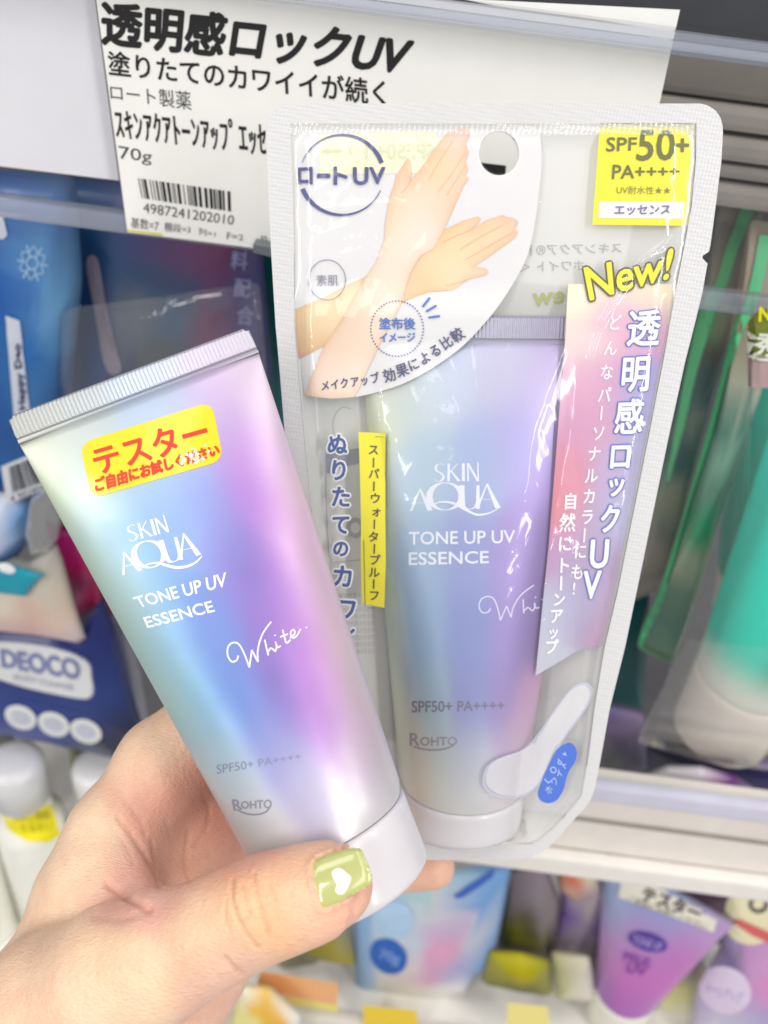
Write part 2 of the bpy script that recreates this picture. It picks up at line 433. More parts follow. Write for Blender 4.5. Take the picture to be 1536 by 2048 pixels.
box('top_lip_ridge', (-0.5, D_CARD - 0.0155, (zt + zt2) / 2 - 0.0012), (0.5, D_CARD - 0.0127, (zt + zt2) / 2 + 0.0012), M_lip, rail, 0.0008)
box('bottom_lip', (-0.5, D_CARD - 0.0045, zb2), (0.5, D_CARD + 0.002, zb), M_lip, rail, 0.0014)
D_BAR = D_CARD + 0.035
for (v0, v1, dd, mm) in ((110, 205, 0.004, mat('taupe_lip', (112, 107, 100), rough=0.5, var=0.08)), (212, 262, 0.0, M_grey), (272, 318, -0.003, M_grey), (326, 356, -0.001, M_grey), (364, 408, -0.004, M_grey)):
    box('shelf_lip', (0.02, D_BAR + dd, zat(1450, v1, D_BAR)), (0.6, D_BAR + 0.012, zat(1450, v0, D_BAR)), mm, shelf, 0.0022)
box('shelf_underside', (-0.7, 0.315, zat(1300, -300, 0.30)), (0.7, 0.468, zat(1300, -290, 0.30)), M_dark, shelf)
box('shelf_shadow_sheet', (-0.9, 0.330, zat(1300, 300, 0.33)), (0.9, 0.335, zat(1300, -280, 0.33)), M_dark, shelf)  # dark sheet standing in for the shadow inside the upper shelf
# middle shelf on the right, with its cream price rail
D_MID = 0.25
xm = VP(D_MID).hit(700, 1500)[0].x
zm0 = zat(1400, 1575, D_MID); zm1 = zat(1400, 1718, D_MID); zm2 = zat(1400, 1748, D_MID)
mr_ = box('middle_price_rail', (xm, D_MID - 0.004, zm1), (0.7, D_MID + 0.004, zm0), M_cream, shelf, 0.0018)
box('rail_lip', (xm, D_MID - 0.010, zm0 - 0.007), (0.7, D_MID - 0.0042, zm0 + 0.004), mat('lavender_lip', (205, 203, 222), rough=0.25, coat=0.3), mr_, 0.002)
box('rail_lip', (xm, D_MID - 0.011, zm2), (0.7, D_MID - 0.0042, zm1 + 0.001), mat('cream_lip', (234, 230, 224), rough=0.3), mr_, 0.002)
box('rail_groove', (xm, D_MID - 0.0052, (zm0 + zm1) / 2 - 0.002), (0.7, D_MID - 0.0042, (zm0 + zm1) / 2), M_grey, mr_)
# bottom shelf
D_BOT = 0.262
zfl = zat(60, 1842, 0.30)
box('bottom_board', (-0.9, D_BOT + 0.004, zfl - 0.012), (0.9, 0.468, zfl), mat('white_shelf_board', (236, 234, 228), rough=0.35), shelf, 0.001)
br_ = box('bottom_price_rail', (-0.9, D_BOT - 0.004, zfl - 0.075), (0.9, D_BOT + 0.003, zfl + 0.004), mat('grey_cream_rail', (228, 222, 208), rough=0.35), shelf, 0.002)

# ================================================================== price cards in the rail
M_paper = mat('card_paper', (246, 246, 242), rough=0.75, var=0.015)
M_paper2 = mat('blank_paper', (236, 236, 243), rough=0.7, var=0.015)
VC = VP(D_CARD - 0.0056)
def card(name, label, cat, poly, surf, material, th=0.0004):
    c = Vector(surf.hit(sum(p[0] for p in poly) / len(poly), sum(p[1] for p in poly) / len(poly))[0])
    r = thing(name, label, cat, c)
    V, F = cut_polys([poly], 0); n = len(V)
    pts = [surf.hit(x, y)[0] for x, y in V]; nn = surf.n
    m = len(poly); pts2 = pts + [p - nn * th for p in pts]
    F2 = F + [[i + n for i in f[::-1]] for f in F] + [[i, (i + 1) % m, n + (i + 1) % m, n + i] for i in range(m)]
    mk('card', pts2, F2, material, r, False); return r
pc = card('price_card', 'white price card with large black Japanese headline and barcode, behind the clear pouch', 'price card',
          [(187, -40), (1360, 20), (1345, 88), (1236, 588), (255, 464)], VC, M_paper)
K = ink((22, 22, 24), rough=0.6); K2 = ink((60, 60, 62), rough=0.6)
e = 0.00012
put('headline', text_quad('透明感ロックUV', [(206, 88), (800, 152), (204, 2), (832, 70)]), VC, e, K, pc, 0, bold=3.2)
put('subheadline', text_quad('塗りたてのカワイイが続く', [(219, 150), (772, 212), (215, 101), (770, 160)]), VC, e, K, pc, 0, bold=0.9)
put('maker_line', text_quad('ロート製薬', [(222, 199), (384, 221), (220, 168), (381, 183)], off=0.0), VC, e, K2, pc, 0)
put('product_line', text_quad('ｽｷﾝｱｸｱﾄｰﾝｱｯﾌﾟｴｯｾﾝｽ', [(234, 276), (572, 316), (227, 214), (569, 248)]), VC, e, K, pc, 0, bold=0.8)
put('weight_line', text_quad('70g', [(240, 325), (303, 331), (237, 291), (305, 302)]), VC, e, K2, pc, 0)
bars = []; x = 0.0; random.seed(3)
while x < 1:
    wdt = random.choice([1, 1, 2, 3]) / 95; 
    if x + wdt > 1: break
    q = [(284, 396), (470, 424), (276, 356), (469, 384)]
    bars.append([bil(q, x, 0), bil(q, x + wdt, 0), bil(q, x + wdt, 1), bil(q, x, 1)]); x += wdt + random.choice([1, 1, 1, 2, 2, 3]) / 95
decal('barcode', bars, VC, e, K, pc, 0)
put('barcode_number', text_quad('4987241202010', [(287, 425), (467, 450), (286, 405), (469, 431)]), VC, e, K2, pc, 0)
put('shelf_code', join(text_quad('基数=7', [(262, 455), (317, 463), (262, 434), (318, 441)]), text_quad('棚段=3', [(329, 462), (381, 467), (329, 443), (381, 452)]),
    text_quad('列=1', [(397, 470), (431, 474), (397, 455), (431, 462)]), text_quad('F=2', [(454, 478), (487, 481), (454, 464), (487, 470)]), text_quad('段', [(521, 488), (536, 490), (521, 470), (536, 472)])), VC, e, K2, pc, 0)
decal('black_block', [[(936, 322), (1012, 331), (1009, 376), (933, 366)]], VC, e, K, pc, 0)
decal('yellow_edge', [[(255, 462), (325, 471), (325, 467), (254, 458)]], VC, e, ink((225, 215, 60)), pc, 0)
bc = card('blank_card', 'blank pale white card in the rail, left of the printed price card', 'price card', [(-120, -60), (184, -45), (238, 361), (-120, 318)], VP(D_CARD + 0.0006), M_paper2)
rail_end = thing('rail_clip', 'small dark grey plastic rail end under the price card, beside the pouch edge', 'clip', VC.hit(530, 500)[0])
poly = [(506, 489), (545, 496), (560, 507), (549, 516), (506, 505)]
V, F = cut_polys([poly], 0); p1 = [VP(D_CARD - 0.011).hit(x, y)[0] for x, y in V]; p2 = [p + Vector((0, 0.012, 0)) for p in p1]; n = len(poly)
mk('clip', p1 + p2, F + [[i + n for i in f[::-1]] for f in F] + [[i, (i + 1) % n, n + (i + 1) % n, n + i] for i in range(n)], mat('grey_clip', (105, 112, 116), rough=0.4), rail_end, False)

# ================================================================== the tester tube held in the hand
SKIN_ART_AND_SHEEN = [(150, 885, (208, 216, 214)), (85, 890, (214, 218, 198)), (300, 790, (186, 202, 224)), (420, 755, (208, 188, 218)), (485, 715, (216, 196, 222)), (60, 845, (196, 196, 190)), (150, 800, (186, 194, 196)), (300, 735, (180, 190, 204)), (420, 700, (190, 180, 204)), (490, 670, (196, 192, 200)),
 (205, 960, (178, 198, 198)), (128, 1000, (206, 216, 172)), (300, 970, (160, 188, 217)), (400, 1000, (150, 165, 217)), (480, 900, (182, 142, 208)), (505, 1010, (172, 126, 200)), (545, 900, (206, 172, 216)), (600, 950, (226, 208, 212)), (585, 1050, (205, 165, 208)),
 (250, 1100, (148, 186, 214)), (205, 1145, (196, 210, 172)), (350, 1060, (140, 170, 216)), (335, 1250, (132, 174, 212)), (272, 1262, (192, 208, 178)), (430, 1250, (118, 140, 202)), (500, 1160, (138, 124, 196)), (560, 1160, (158, 113, 186)), (625, 1200, (212, 176, 214)), (655, 1150, (222, 208, 204)),
 (400, 1400, (126, 174, 207)), (350, 1400, (190, 210, 190)), (480, 1380, (106, 134, 197)), (550, 1350, (132, 118, 187)), (605, 1330, (165, 118, 186)), (660, 1330, (206, 164, 208)), (700, 1320, (224, 216, 206)),
 (450, 1500, (166, 192, 210)), (550, 1480, (146, 148, 202)), (640, 1430, (168, 126, 190)), (705, 1420, (206, 174, 208)), (740, 1420, (222, 214, 212)), (480, 1570, (206, 210, 217)), (600, 1545, (198, 194, 216)), (700, 1500, (214, 202, 216)), (550, 1660, (220, 219, 221)), (700, 1600, (224, 223, 225)), (790, 1560, (226, 225, 226)), (470, 1650, (216, 214, 212)), (160, 960, (192, 206, 204)), (185, 1030, (168, 192, 206)), (232, 1180, (158, 190, 206)), (300, 1300, (150, 190, 206)), (365, 1440, (160, 192, 206)), (110, 930, (206, 212, 198)), (420, 1530, (196, 206, 212)), (380, 850, (180, 190, 222)), (440, 830, (196, 172, 214)), (455, 1080, (140, 140, 206)), (540, 1240, (142, 116, 188)), (590, 1260, (172, 124, 190)), (600, 1100, (214, 180, 214)), (640, 1060, (232, 214, 214)), (575, 850, (224, 208, 218)), (530, 780, (224, 210, 222)), (685, 1250, (230, 206, 214)), (730, 1350, (226, 220, 212))]  # pale right-edge swatches paint in the tube's reflected light strip
A0, A1 = (262, 742), (711, 1778)
_L = math.hypot(A1[0] - A0[0], A1[1] - A0[1]); _ax = ((A1[0] - A0[0]) / _L, (A1[1] - A0[1]) / _L)
S_CR, S_CAP = 55 / _L, 985 / _L
art = []
for u, v, c in SKIN_ART_AND_SHEEN:
    s = ((u - A0[0]) * _ax[0] + (v - A0[1]) * _ax[1]) / _L; x = ((u - A0[0]) * _ax[1] - (v - A0[1]) * _ax[0])
    t = min(1, max(0, (s - S_CR) / (S_CAP - S_CR))); hw = 251 + (165 - 251) * t
    art.append((x / hw * 210, s * _L * 0.62, c))
_artf = rbf(art, 34)
def tube_art(XI):
    c = _artf([(x * 210, s * _L * 0.62) for x, s, _ in XI]) * 0.86 + 0.02
    g = c.mean(1, keepdims=True); return np.clip(g + 1.15 * (c - g), 0, 1)
INNER = [(800, 760, (190, 200, 190)), (745, 830, (198, 206, 170)), (750, 1000, (176, 194, 180)), (765, 1200, (178, 198, 178)), (780, 1400, (194, 206, 182)), (850, 750, (190, 206, 216)), (900, 715, (186, 197, 224)), (1000, 715, (186, 184, 216)), (1080, 750, (180, 166, 212)), (1130, 720, (170, 156, 204)),
 (850, 900, (164, 192, 214)), (950, 900, (156, 174, 220)), (1030, 850, (160, 156, 216)), (1090, 900, (140, 116, 188)), (840, 1050, (138, 170, 204)), (930, 1050, (136, 148, 208)), (1020, 1050, (146, 124, 196)), (1080, 1050, (112, 78, 160)), (840, 1200, (132, 170, 208)), (930, 1200, (120, 136, 202)), (1020, 1200, (136, 114, 190)), (1062, 1200, (108, 80, 156)),
 (850, 1330, (148, 180, 202)), (930, 1330, (122, 132, 196)), (1000, 1330, (128, 110, 180)), (1048, 1350, (198, 146, 194)), (850, 1430, (180, 196, 196)), (930, 1430, (158, 168, 202)), (1010, 1430, (182, 160, 200)), (1042, 1430, (214, 182, 206)), (850, 1500, (206, 211, 202)), (950, 1500, (206, 206, 211)), (1030, 1500, (220, 205, 213)), (920, 1560, (222, 222, 216)), (850, 1560, (218, 220, 210)), (1000, 1560, (226, 218, 220)), (920, 1480, (200, 202, 208))]
def _inner_art():
    out = []
    for u, v, c in INNER:
        t = min(1, max(0, (v - 678) / 890)); x = (u - (955 - 34 * (v - 630) / 1010)) / (218 - 86 * t); out.append((x * 210, (v - 630) / 1010 * 1129 * 0.62, c))
    return out
_artb = rbf(_inner_art(), 32)
def tube_art_b(XI): return _artb([(x * 210, s * 1129 * 0.62) for x, s, _ in XI]) * 0.92 + 0.07
def scuff(m):
    nt = m.node_tree; N = nt.nodes; b = N['Principled BSDF']; tc = N.new('ShaderNodeTexCoord')
    n1 = N.new('ShaderNodeTexNoise'); n1.inputs['Scale'].default_value = 55; n1.inputs['Detail'].default_value = 4
    nt.links.new(tc.outputs['Object'], n1.inputs['Vector'])
    mr = N.new('ShaderNodeMapRange'); mr.inputs[1].default_value = 0.35; mr.inputs[2].default_value = 0.65; mr.inputs[3].default_value = 0.36; mr.inputs[4].default_value = 0.50
    nt.links.new(n1.outputs['Fac'], mr.inputs[0]); nt.links.new(mr.outputs[0], b.inputs['Roughness'])
    n2 = N.new('ShaderNodeTexNoise'); n2.inputs['Scale'].default_value = 26; n2.inputs['Detail'].default_value = 2
    nt.links.new(tc.outputs['Object'], n2.inputs['Vector'])
    b2 = N.new('ShaderNodeBump'); b2.inputs['Strength'].default_value = 0.16; b2.inputs['Distance'].default_value = 0.0016
    old = [l.from_socket for l in nt.links if l.to_socket == b.inputs['Normal']][0]
    nt.links.new(n2.outputs['Fac'], b2.inputs['Height']); nt.links.new(old, b2.inputs['Normal']); nt.links.new(b2.outputs[0], b.inputs['Normal']); nt.links.new(b2.outputs[0], b.inputs['Coat Normal'])
    return m
def art_mat(key, rough=0.34):
    m = mat(key, None, rough=rough, metal=0.32, coat=0.10, bump=0.02, bscale=160, var=0.01, spec=0.6); m.node_tree.nodes['Principled BSDF'].inputs['Coat Roughness'].default_value = 0.22
    return m
M_tube = scuff(art_mat('pearl_tube'))
M_cap = mat('white_cap', (220, 217, 222), rough=0.28, coat=0.25, var=0.01, sss=0.0)
tt = thing('sunscreen_tube', 'pearly blue and purple tube with a yellow tester sticker, held by the thumb in front', 'tube', P(690, 1780, 0.2))
tb, tcap, TS, TF = tube(A0, A1, 0.2, 0.2, 251, 165, 160, S_CR, S_CAP, tube_art, tt, M_tube, M_cap)
W_ = ink((238, 243, 250), rough=0.35)
def q3(x, y): return (200 + x / 3.491, 1000 + y / 3.491)
# brand lettering drawn as flared strokes in a unit box per letter: (left, width, strokes)
def letter(ch):
    if ch == 'A': return [([(0.03, 0), (0.47, 1)], [.10, .05]), ([(0.45, 1), (0.93, 0)], [.07, .2]), ([(0.2, .36), (0.72, .36)], [.06, .06])]
    if ch == 'Q': return [([(0.5 + 0.5 * math.cos(a), 0.52 + 0.5 * math.sin(a)) for a in np.linspace(0, 2 * math.pi, 40)], [0.06 + 0.1 * abs(math.cos(a)) for a in np.linspace(0, 2 * math.pi, 40)])]
    if ch == 'U': return [(spline([(0.1, 1), (0.11, .4), (0.2, .08), (0.47, 0.0), (0.74, .1), (0.84, .4)], 6), [.2] * 10 + [.17] * 6 + [.1] * 15), ([(0.86, 1.0), (0.86, 0.0)], [.12, .16])]
    if ch == 'S': return [(spline([(0.86, .9), (0.55, 1.0), (0.18, .86), (0.22, .62), (0.62, .45), (0.84, .24), (0.62, .02), (0.35, -0.02), (0.06, .1)], 5), [.07] * 8 + [.16] * 24 + [.07] * 9)]
    if ch == 'K': return [([(0.1, 1), (0.1, 0)], [.15, .17]), ([(0.85, 1), (0.17, .48)], [.07, .09]), ([(0.3, .58), (0.95, 0)], [.12, .2])]
    if ch == 'I': return [([(0.5, 1), (0.5, 0)], [.5, .55])]
    if ch == 'N': return [([(0.08, 1), (0.08, 0)], [.1, .12]), ([(0.08, 1), (0.88, 0)], [.14, .19]), ([(0.9, 1.05), (0.9, 0)], [.09, .1])]
def brand(quad, spec, q_tail=None):
    out = []
    for ch, l, wd, hs, y0 in spec:
        for pts, ws in letter(ch):
            V, F = stroke([(l + x * wd, y0 + y * hs) for x, y in pts], [1.3 * k * wd for k in ws]); out.append(([bil(quad, a, b) for a, b in V], F))
    return out
def brand_marks(surf, root, qs, qa, tail, eps, mw, tone, size):
    k = 0
    grp = []
    for VF in brand(qs, [('S', 0, .26, 1, 0), ('K', .3, .27, 1, 0), ('I', .6, .1, 1, 0), ('N', .73, .27, 1, 0)]): grp.append(VF)
    for VF in brand(qa, [('A', 0.0, .24, .78, 0), ('Q', .215, .36, 1.0, -0.02), ('U', .555, .235, .92, 0), ('A', .74, .26, 1.0, 0)]): grp.append(VF)
    grp.append(tail)
    V, F, E = [], [], []
    for i, VF in enumerate(grp):
        v, f = cut_bm(tri_bm(*VF), 14); kk = len(V); V += v; F += [[a + kk for a in x] for x in f]; E += [eps + i * 0.000003] * len(v)
    pts = []
    for (x, y), ee in zip(V, E):
        p, n = surf.hit(x, y); pts.append(p + n * ee)
    fs = [f if (pts[f[1]] - pts[f[0]]).cross(pts[f[2]] - pts[f[0]]).dot(pts[f[0]] - C0) < 0 else f[::-1] for f in F]
    mk('brand_lettering', pts, fs, mw, root, False)
tail = spline([(305, 470), (340, 447), (400, 440), (450, 452), (520, 470), (590, 468), (655, 445), (695, 412), (713, 388)], 5)
tail2 = [q3(*p) for p in tail]
brand_marks(TS, tt, [q3(205, 290), q3(487, 222), q3(180, 185), q3(452, 108)], [q3(163, 525), q3(700, 383), q3(86, 335), q3(664, 218)],
            stroke(tail2, [1.2 + 4.2 * math.sin(math.pi * min(1, i / (len(tail2) - 1))) for i in range(len(tail2))]), 0.00006, W_, 1, 1)
put('product_lettering', join(text_quad('TONE UP UV', [q3(276, 752), q3(882, 603), q3(230, 682), q3(878, 505)]),
                              text_quad('ESSENCE', [q3(333, 893), q3(802, 778), q3(303, 820), q3(776, 703)])), TS, 0.00006, W_, tt, 12, bold=0.5)
def script(fn, wd):
    L = [[(965, 1085), (955, 1118), (920, 1128), (892, 1085), (895, 1025), (930, 996), (972, 1010), (1012, 1085), (1043, 1170)], [(1043, 1170), (1060, 1047)], [(1060, 1047), (1103, 1132)], [(1103, 1132), (1103, 1040), (1135, 935), (1195, 850)],
         [(1150, 975), (1162, 1030), (1175, 1085)], [(1172, 1065), (1190, 1035), (1210, 1045), (1224, 1058)], [(1222, 1060), (1232, 1030), (1224, 988)], [(1226, 990), (1240, 1028), (1262, 1018)], [(1275, 905), (1288, 960), (1302, 998), (1330, 975)], [(1258, 957), (1312, 935)],
         [(1325, 963), (1358, 935), (1352, 905), (1330, 925), (1342, 962), (1372, 950), (1400, 900)]]
    out = [stroke([fn(*p) for p in spline(l, 5)], wd) for l in L]
    for c in ((1222, 945), (1440, 890)):
        p = [fn(*a) for a in ellipse(*c, 6, 6, 10)]; out.append((p, [list(range(10))]))
    return join(*out)
put('script_lettering', script(q3, 3.2), TS, 0.00006, ink((236, 232, 250), rough=0.35), tt, 12)
M_gb = ink((128, 136, 166)); M_gb2 = ink((140, 136, 150))
put('protection_lettering', text_quad('SPF50+ PA++++', [(434, 1548), (603, 1519), (433, 1530), (600, 1506)], off=0.0), TS, 0.00006, M_gb, tt, 12)
put('maker_lettering', join(text_quad('R', [(468, 1621), (484, 1618), (464, 1599), (481, 1599)]), text_quad('OHTO', [(483, 1617), (543, 1616), (482, 1603), (543, 1599)]),
    stroke(spline([(474, 1619), (492, 1627), (512, 1629), (531, 1624), (541, 1612)], 5), 2.2)), TS, 0.00006, M_gb2, tt, 12, bold=0.5)
# sticker
def rquad(q, r=0.09, ar=2.2):
    p = []
    for (ca, cb, a0) in ((1, 0, -90), (1, 1, 0), (0, 1, 90), (0, 0, 180)):
        for k in range(7):
            t = math.radians(a0 + k * 15); a = (1 - r / ar if ca else r / ar) + math.cos(t) * r / ar; b = (1 - r if cb else r) + math.sin(t) * r; p.append(bil(q, a, b))
    return p
M_yel = mat('yellow_sticker', (250, 208, 0), rough=0.35, coat=0.4, bump=0.08, bscale=300, var=0.01)
stq = [(184, 997), (447, 921), (160, 887), (423, 803)]
decal('tester_sticker', [rquad(stq, 0.2)], TS, 0.00012, M_yel, tt, 9)
M_red = ink((222, 48, 10), rough=0.4)
put('sticker_lettering', join(text_quad('テスター', [(199, 949), (424, 888), (180, 900), (402, 834)], off=0),
    text_quad('ご自由にお試しください', [(193, 984), (440, 910), (190, 957), (434, 888)])), TS, 0.00020, M_red, tt, 12, bold=1.6)
random.seed(11); flecks = []
for k in range(30):
    cx = random.gauss(384, 17); cy = 918 - (cx - 384) * 0.28 + random.gauss(0, 9); r = random.uniform(1.0, 5.0)
    flecks.append([(cx + r * random.uniform(.4, 1.25) * math.cos(a), cy + r * random.uniform(.4, 1.25) * math.sin(a)) for a in np.linspace(0, 2 * math.pi, 11)[:-1]])
for i, ch in enumerate(flecks[:1]): pass
V, F = [], []
pp = []
for i, chp in enumerate(flecks):
    v, f = cut_polys([chp], 0); k = len(V); V += v; F += [[a + k for a in x] for x in f]; pp += [0.00024 + i * 0.000002] * len(v)
pts = []
for (x, y), ee in zip(V, pp):
    p, n = TS.hit(x, y); pts.append(p + n * ee)
mk('worn_glare_patch', pts, F, ink((240, 238, 236), rough=0.3), tt, False)  # white flecks paint the glare on the sticker's scratched area

# ================================================================== the sealed pouch with a second tube inside
Kp, Z0 = 0.2, 0.231                             # the pouch leans: its top is nearer the camera than its foot
_pp = P(768, 1024, Z0); _n = (-_F - UP * Kp).normalized()
# plane z = Z0 - Kp * Y  in camera space
PP = Plane(_pp, (-_F - UP * Kp))
uR_t = [(207, 1400), (210, 1413), (214, 1421), (222, 1432), (235, 1441), (250, 1445), (264, 1446), (320, 1443), (415, 1431), (490, 1421), (500, 1419), (503, 1418), (512, 1405), (517, 1405), (527, 1415), (585, 1405), (650, 1389), (725, 1370), (880, 1336), (1050, 1301), (1185, 1273), (1295, 1250), (1415, 1220), (1520, 1201), (1580, 1189), (1600, 1181), (1618, 1168), (1640, 1147), (1670, 1120), (1692, 1100), (1704, 1084), (1712, 1066), (1717, 1045), (1720, 1020)]
uRi_t = [(250, 1393), (320, 1392), (415, 1383), (500, 1367), (600, 1348), (725, 1326), (880, 1296), (1050, 1262), (1185, 1235), (1295, 1209), (1415, 1189), (1520, 1176), (1590, 1164), (1612, 1148), (1650, 1113), (1680, 1080), (1694, 1050), (1700, 1010)]
uL_t = [(207, 580), (210, 568), (214, 560), (222, 549), (235, 540), (250, 534), (265, 532), (350, 535), (500, 542), (650, 551), (750, 560), (850, 568), (1000, 582), (1200, 602), (1400, 625), (1600, 652), (1680, 672), (1700, 690), (1712, 712), (1717, 730), (1720, 760)]
uLi_t = [(250, 580), (350, 585), (500, 588), (650, 589), (750, 597), (850, 606), (1000, 620), (1200, 643), (1400, 666), (1600, 692), (1680, 712), (1694, 735), (1700, 770)]
V_TI, V_BI = 246, 1688
# the tube inside, its axis in the pouch plane
def zpp(u, v): return (PP.hit(u, v)[0] - C0).dot(_F)
B0, B1 = (955, 630), (922, 1634)
BACK = 0.009
zB0, zB1 = zpp(*B0), zpp(*B1) + BACK
_sc = ((zB0 + zB1) / 2)
t2 = thing('sunscreen_tube', 'pearly blue and purple tube sealed inside the clear pouch with white lettering', 'tube', P(921, 1668, zB1))
_LB = (P(*B1, zB1) - P(*B0, zB0)).length * FPX / _sc
crB = 0.047; cpB = 0.915
M_tube2 = art_mat('pearl_tube_in_pouch', 0.4)
tb2, tcap2, TS2, TF2 = tube(B0, B1, zB0, zB1, 218, 132, 128, crB, cpB, tube_art_b, t2, M_tube2, M_cap, nrm=PP.n)
W2 = ink((222, 228, 240), rough=0.5)
def q4(x, y): return (768 + x / 2, 600 + y / 2)
tail4 = [q4(*p) for p in spline([(190, 822), (225, 808), (275, 812), (320, 835), (370, 858), (420, 852), (462, 830)], 5)]
brand_marks(TS2, t2, [q4(198, 725), q4(382, 725), q4(200, 655), q4(380, 652)], [q4(105, 845), q4(462, 832), q4(105, 728), q4(462, 735)],
            stroke(tail4, [1.2 + 4.0 * math.sin(math.pi * i / (len(tail4) - 1)) for i in range(len(tail4))]), 0.00006, W2, 1, 1)
put('product_lettering', join(text_quad('TONE UP UV', [q4(100, 978), q4(523, 972), q4(100, 928), q4(523, 920)]), text_quad('ESSENCE', [q4(100, 1060), q4(418, 1052), q4(100, 1010), q4(418, 1004)])), TS2, 0.00006, W2, t2, 14, bold=0.5)
_m = np.linalg.solve(np.array([[905, 1030, 1], [1043, 1170, 1], [1195, 850, 1]], float), np.array([[395 / 2 + 768, 1200 / 2 + 600], [465 / 2 + 768, 1282 / 2 + 600], [600 / 2 + 768, 1140 / 2 + 600]]))
put('script_lettering', script(lambda x, y: tuple(np.array([x, y, 1.0]) @ _m), 2.6), TS2, 0.00006, ink((214, 212, 238)), t2, 14)
put('protection_lettering', text_quad('SPF50+ PA++++', [(824, 1425), (1008, 1420), (824, 1402), (1008, 1402)]), TS2, 0.00006, ink((112, 108, 130)), t2, 10, bold=0.6)
put('maker_lettering', join(text_quad('R', [(820, 1491), (839, 1491), (820, 1466), (839, 1467)]), text_quad('OHTO', [(841, 1491), (914, 1490), (841, 1474), (914, 1474)]), stroke(spline([(828, 1493), (846, 1498), (868, 1500), (892, 1497), (908, 1490)], 5), 2.4)), TS2, 0.00006, M_gb2, t2, 14, bold=0.6)

pouch = thing('sunscreen_pouch', 'clear sealed hanging pouch with white rim, yellow badge and crossed arms picture, tube inside', 'pouch', P(940, 1715, zpp(940, 1715)))
def sst(a, b, x):
    t = min(1, max(0, (x - a) / (b - a))); return t * t * (3 - 2 * t)
CREASES = [([(1338, 478), (1300, 508), (1262, 545), (1225, 600), (1190, 660), (1170, 720)], 3.0, 0.0011), ([(1395, 470), (1330, 500), (1290, 520)], 3.0, 0.0008), ([(640, 420), (760, 408), (900, 410), (1080, 420)], 3.0, 0.0006), ([(1080, 408), (1230, 418), (1300, 425)], 3.0, 0.0005),
           ([(1140, 1100), (1135, 1170), (1120, 1260), (1090, 1340), (1060, 1390)], 4.0, 0.0009), ([(1265, 990), (1215, 1020), (1170, 1080), (1150, 1150)], 4.0, 0.0009), ([(1045, 1410), (1075, 1450), (1082, 1520), (1075, 1620)], 3.5, 0.0008), ([(1100, 1395), (1090, 1500), (1095, 1660)], 4.0, 0.0007),
           ([(590, 440), (640, 470), (700, 450)], 4.0, 0.0006), ([(745, 430), (730, 480), (745, 520)], 3.0, 0.0005), ([(600, 800), (618, 1000), (650, 1250)], 4.0, 0.0006), ([(1155, 905), (1200, 915), (1235, 912)], 2.5, 0.0006), ([(1120, 700), (1060, 850), (1040, 1000)], 5.0, 0.0005)]
def seg_d(px_, py_, pl):
    best = 1e9
    for (ax_, ay_), (bx_, by_) in zip(pl[:-1], pl[1:]):
        dx, dy = bx_ - ax_, by_ - ay_; t = min(1, max(0, ((px_ - ax_) * dx + (py_ - ay_) * dy) / (dx * dx + dy * dy)))
        best = min(best, math.hypot(px_ - ax_ - dx * t, py_ - ay_ - dy * t))
    return best
CB = [(min(p[0] for p in pl) - 16, max(p[0] for p in pl) + 16, min(p[1] for p in pl) - 16, max(p[1] for p in pl) + 16) for pl, _, _ in CREASES]
def bulge(u, v, sd=1):
    """how far the film stands off the middle plane: it tents over the tube inside"""
    t = min(1, max(0, (v - 630) / (1668 - 630))); s = t
    cx = 955 + (921 - 955) * t
    k = min(1, max(0, (s - crB) / (cpB - crB)))
    hw = 218 + (132 - 218) * k; R = 132 * _sc / FPX * (k ** 0.72)
    x = abs(u - cx) / (hw * 1.0)
    core = max(0.0, R * math.sqrt(max(0.0, 1 - x * x)) - sd * BACK * t) if x < 1 else 0
    l, r = interp(uLi_t, v), interp(uRi_t, v)
    e = min(1, max(0, (u - l) / max(1, cx - l) if u < cx else (r - u) / max(1, r - cx)))
    tent = max(0.0, R - sd * BACK * t) * e ** 1.12 * 0.98
    vv = sst(V_TI, 640, v) * sst(V_BI, 1640, v)
    return max(core + 0.0016 * sst(0, .08, e), tent) * (sst(560, 640, v) if v < 640 else 1) * sst(V_BI + 2, 1648, v) + 0.0012 * sst(0, .12, e) * sst(V_TI, 300, v) * sst(V_BI + 2, 1640, v)
def film_h(u, v):
    b = bulge(u, v)
    l, r = interp(uLi_t, v), interp(uRi_t, v); e = min(sst(0, 40, u - l), sst(0, 40, r - u), sst(V_TI, V_TI + 40, v), sst(V_BI, V_BI - 40, v))
    h = b + e * 0.00022 * noise.noise(Vector((u / 70, v / 45, 3.0))) + e * 0.00006 * noise.noise(Vector((u / 25, v / 40, 9.0)))
    n1 = noise.noise(Vector((u / 95, v / 120, 5.0))); n2 = noise.noise(Vector((u / 60 + v / 70, v / 80 - u / 90, 7.0)))
    h += e * (0.00012 * max(0, 1 - 5 * abs(n1)) ** 2 + 0.00007 * max(0, 1 - 6 * abs(n2)) ** 2)
    for (pl, wd, am), bb in zip(CREASES, CB):
        if bb[0] < u < bb[1] and bb[2] < v < bb[3]:
            d = seg_d(u, v, pl)
            if d < 16: h += e * am * math.exp(-(d / wd) ** 2 / 2) * 0.6
    return h
HC, HRX, HRY = (998, 306), 39.5, 43.5
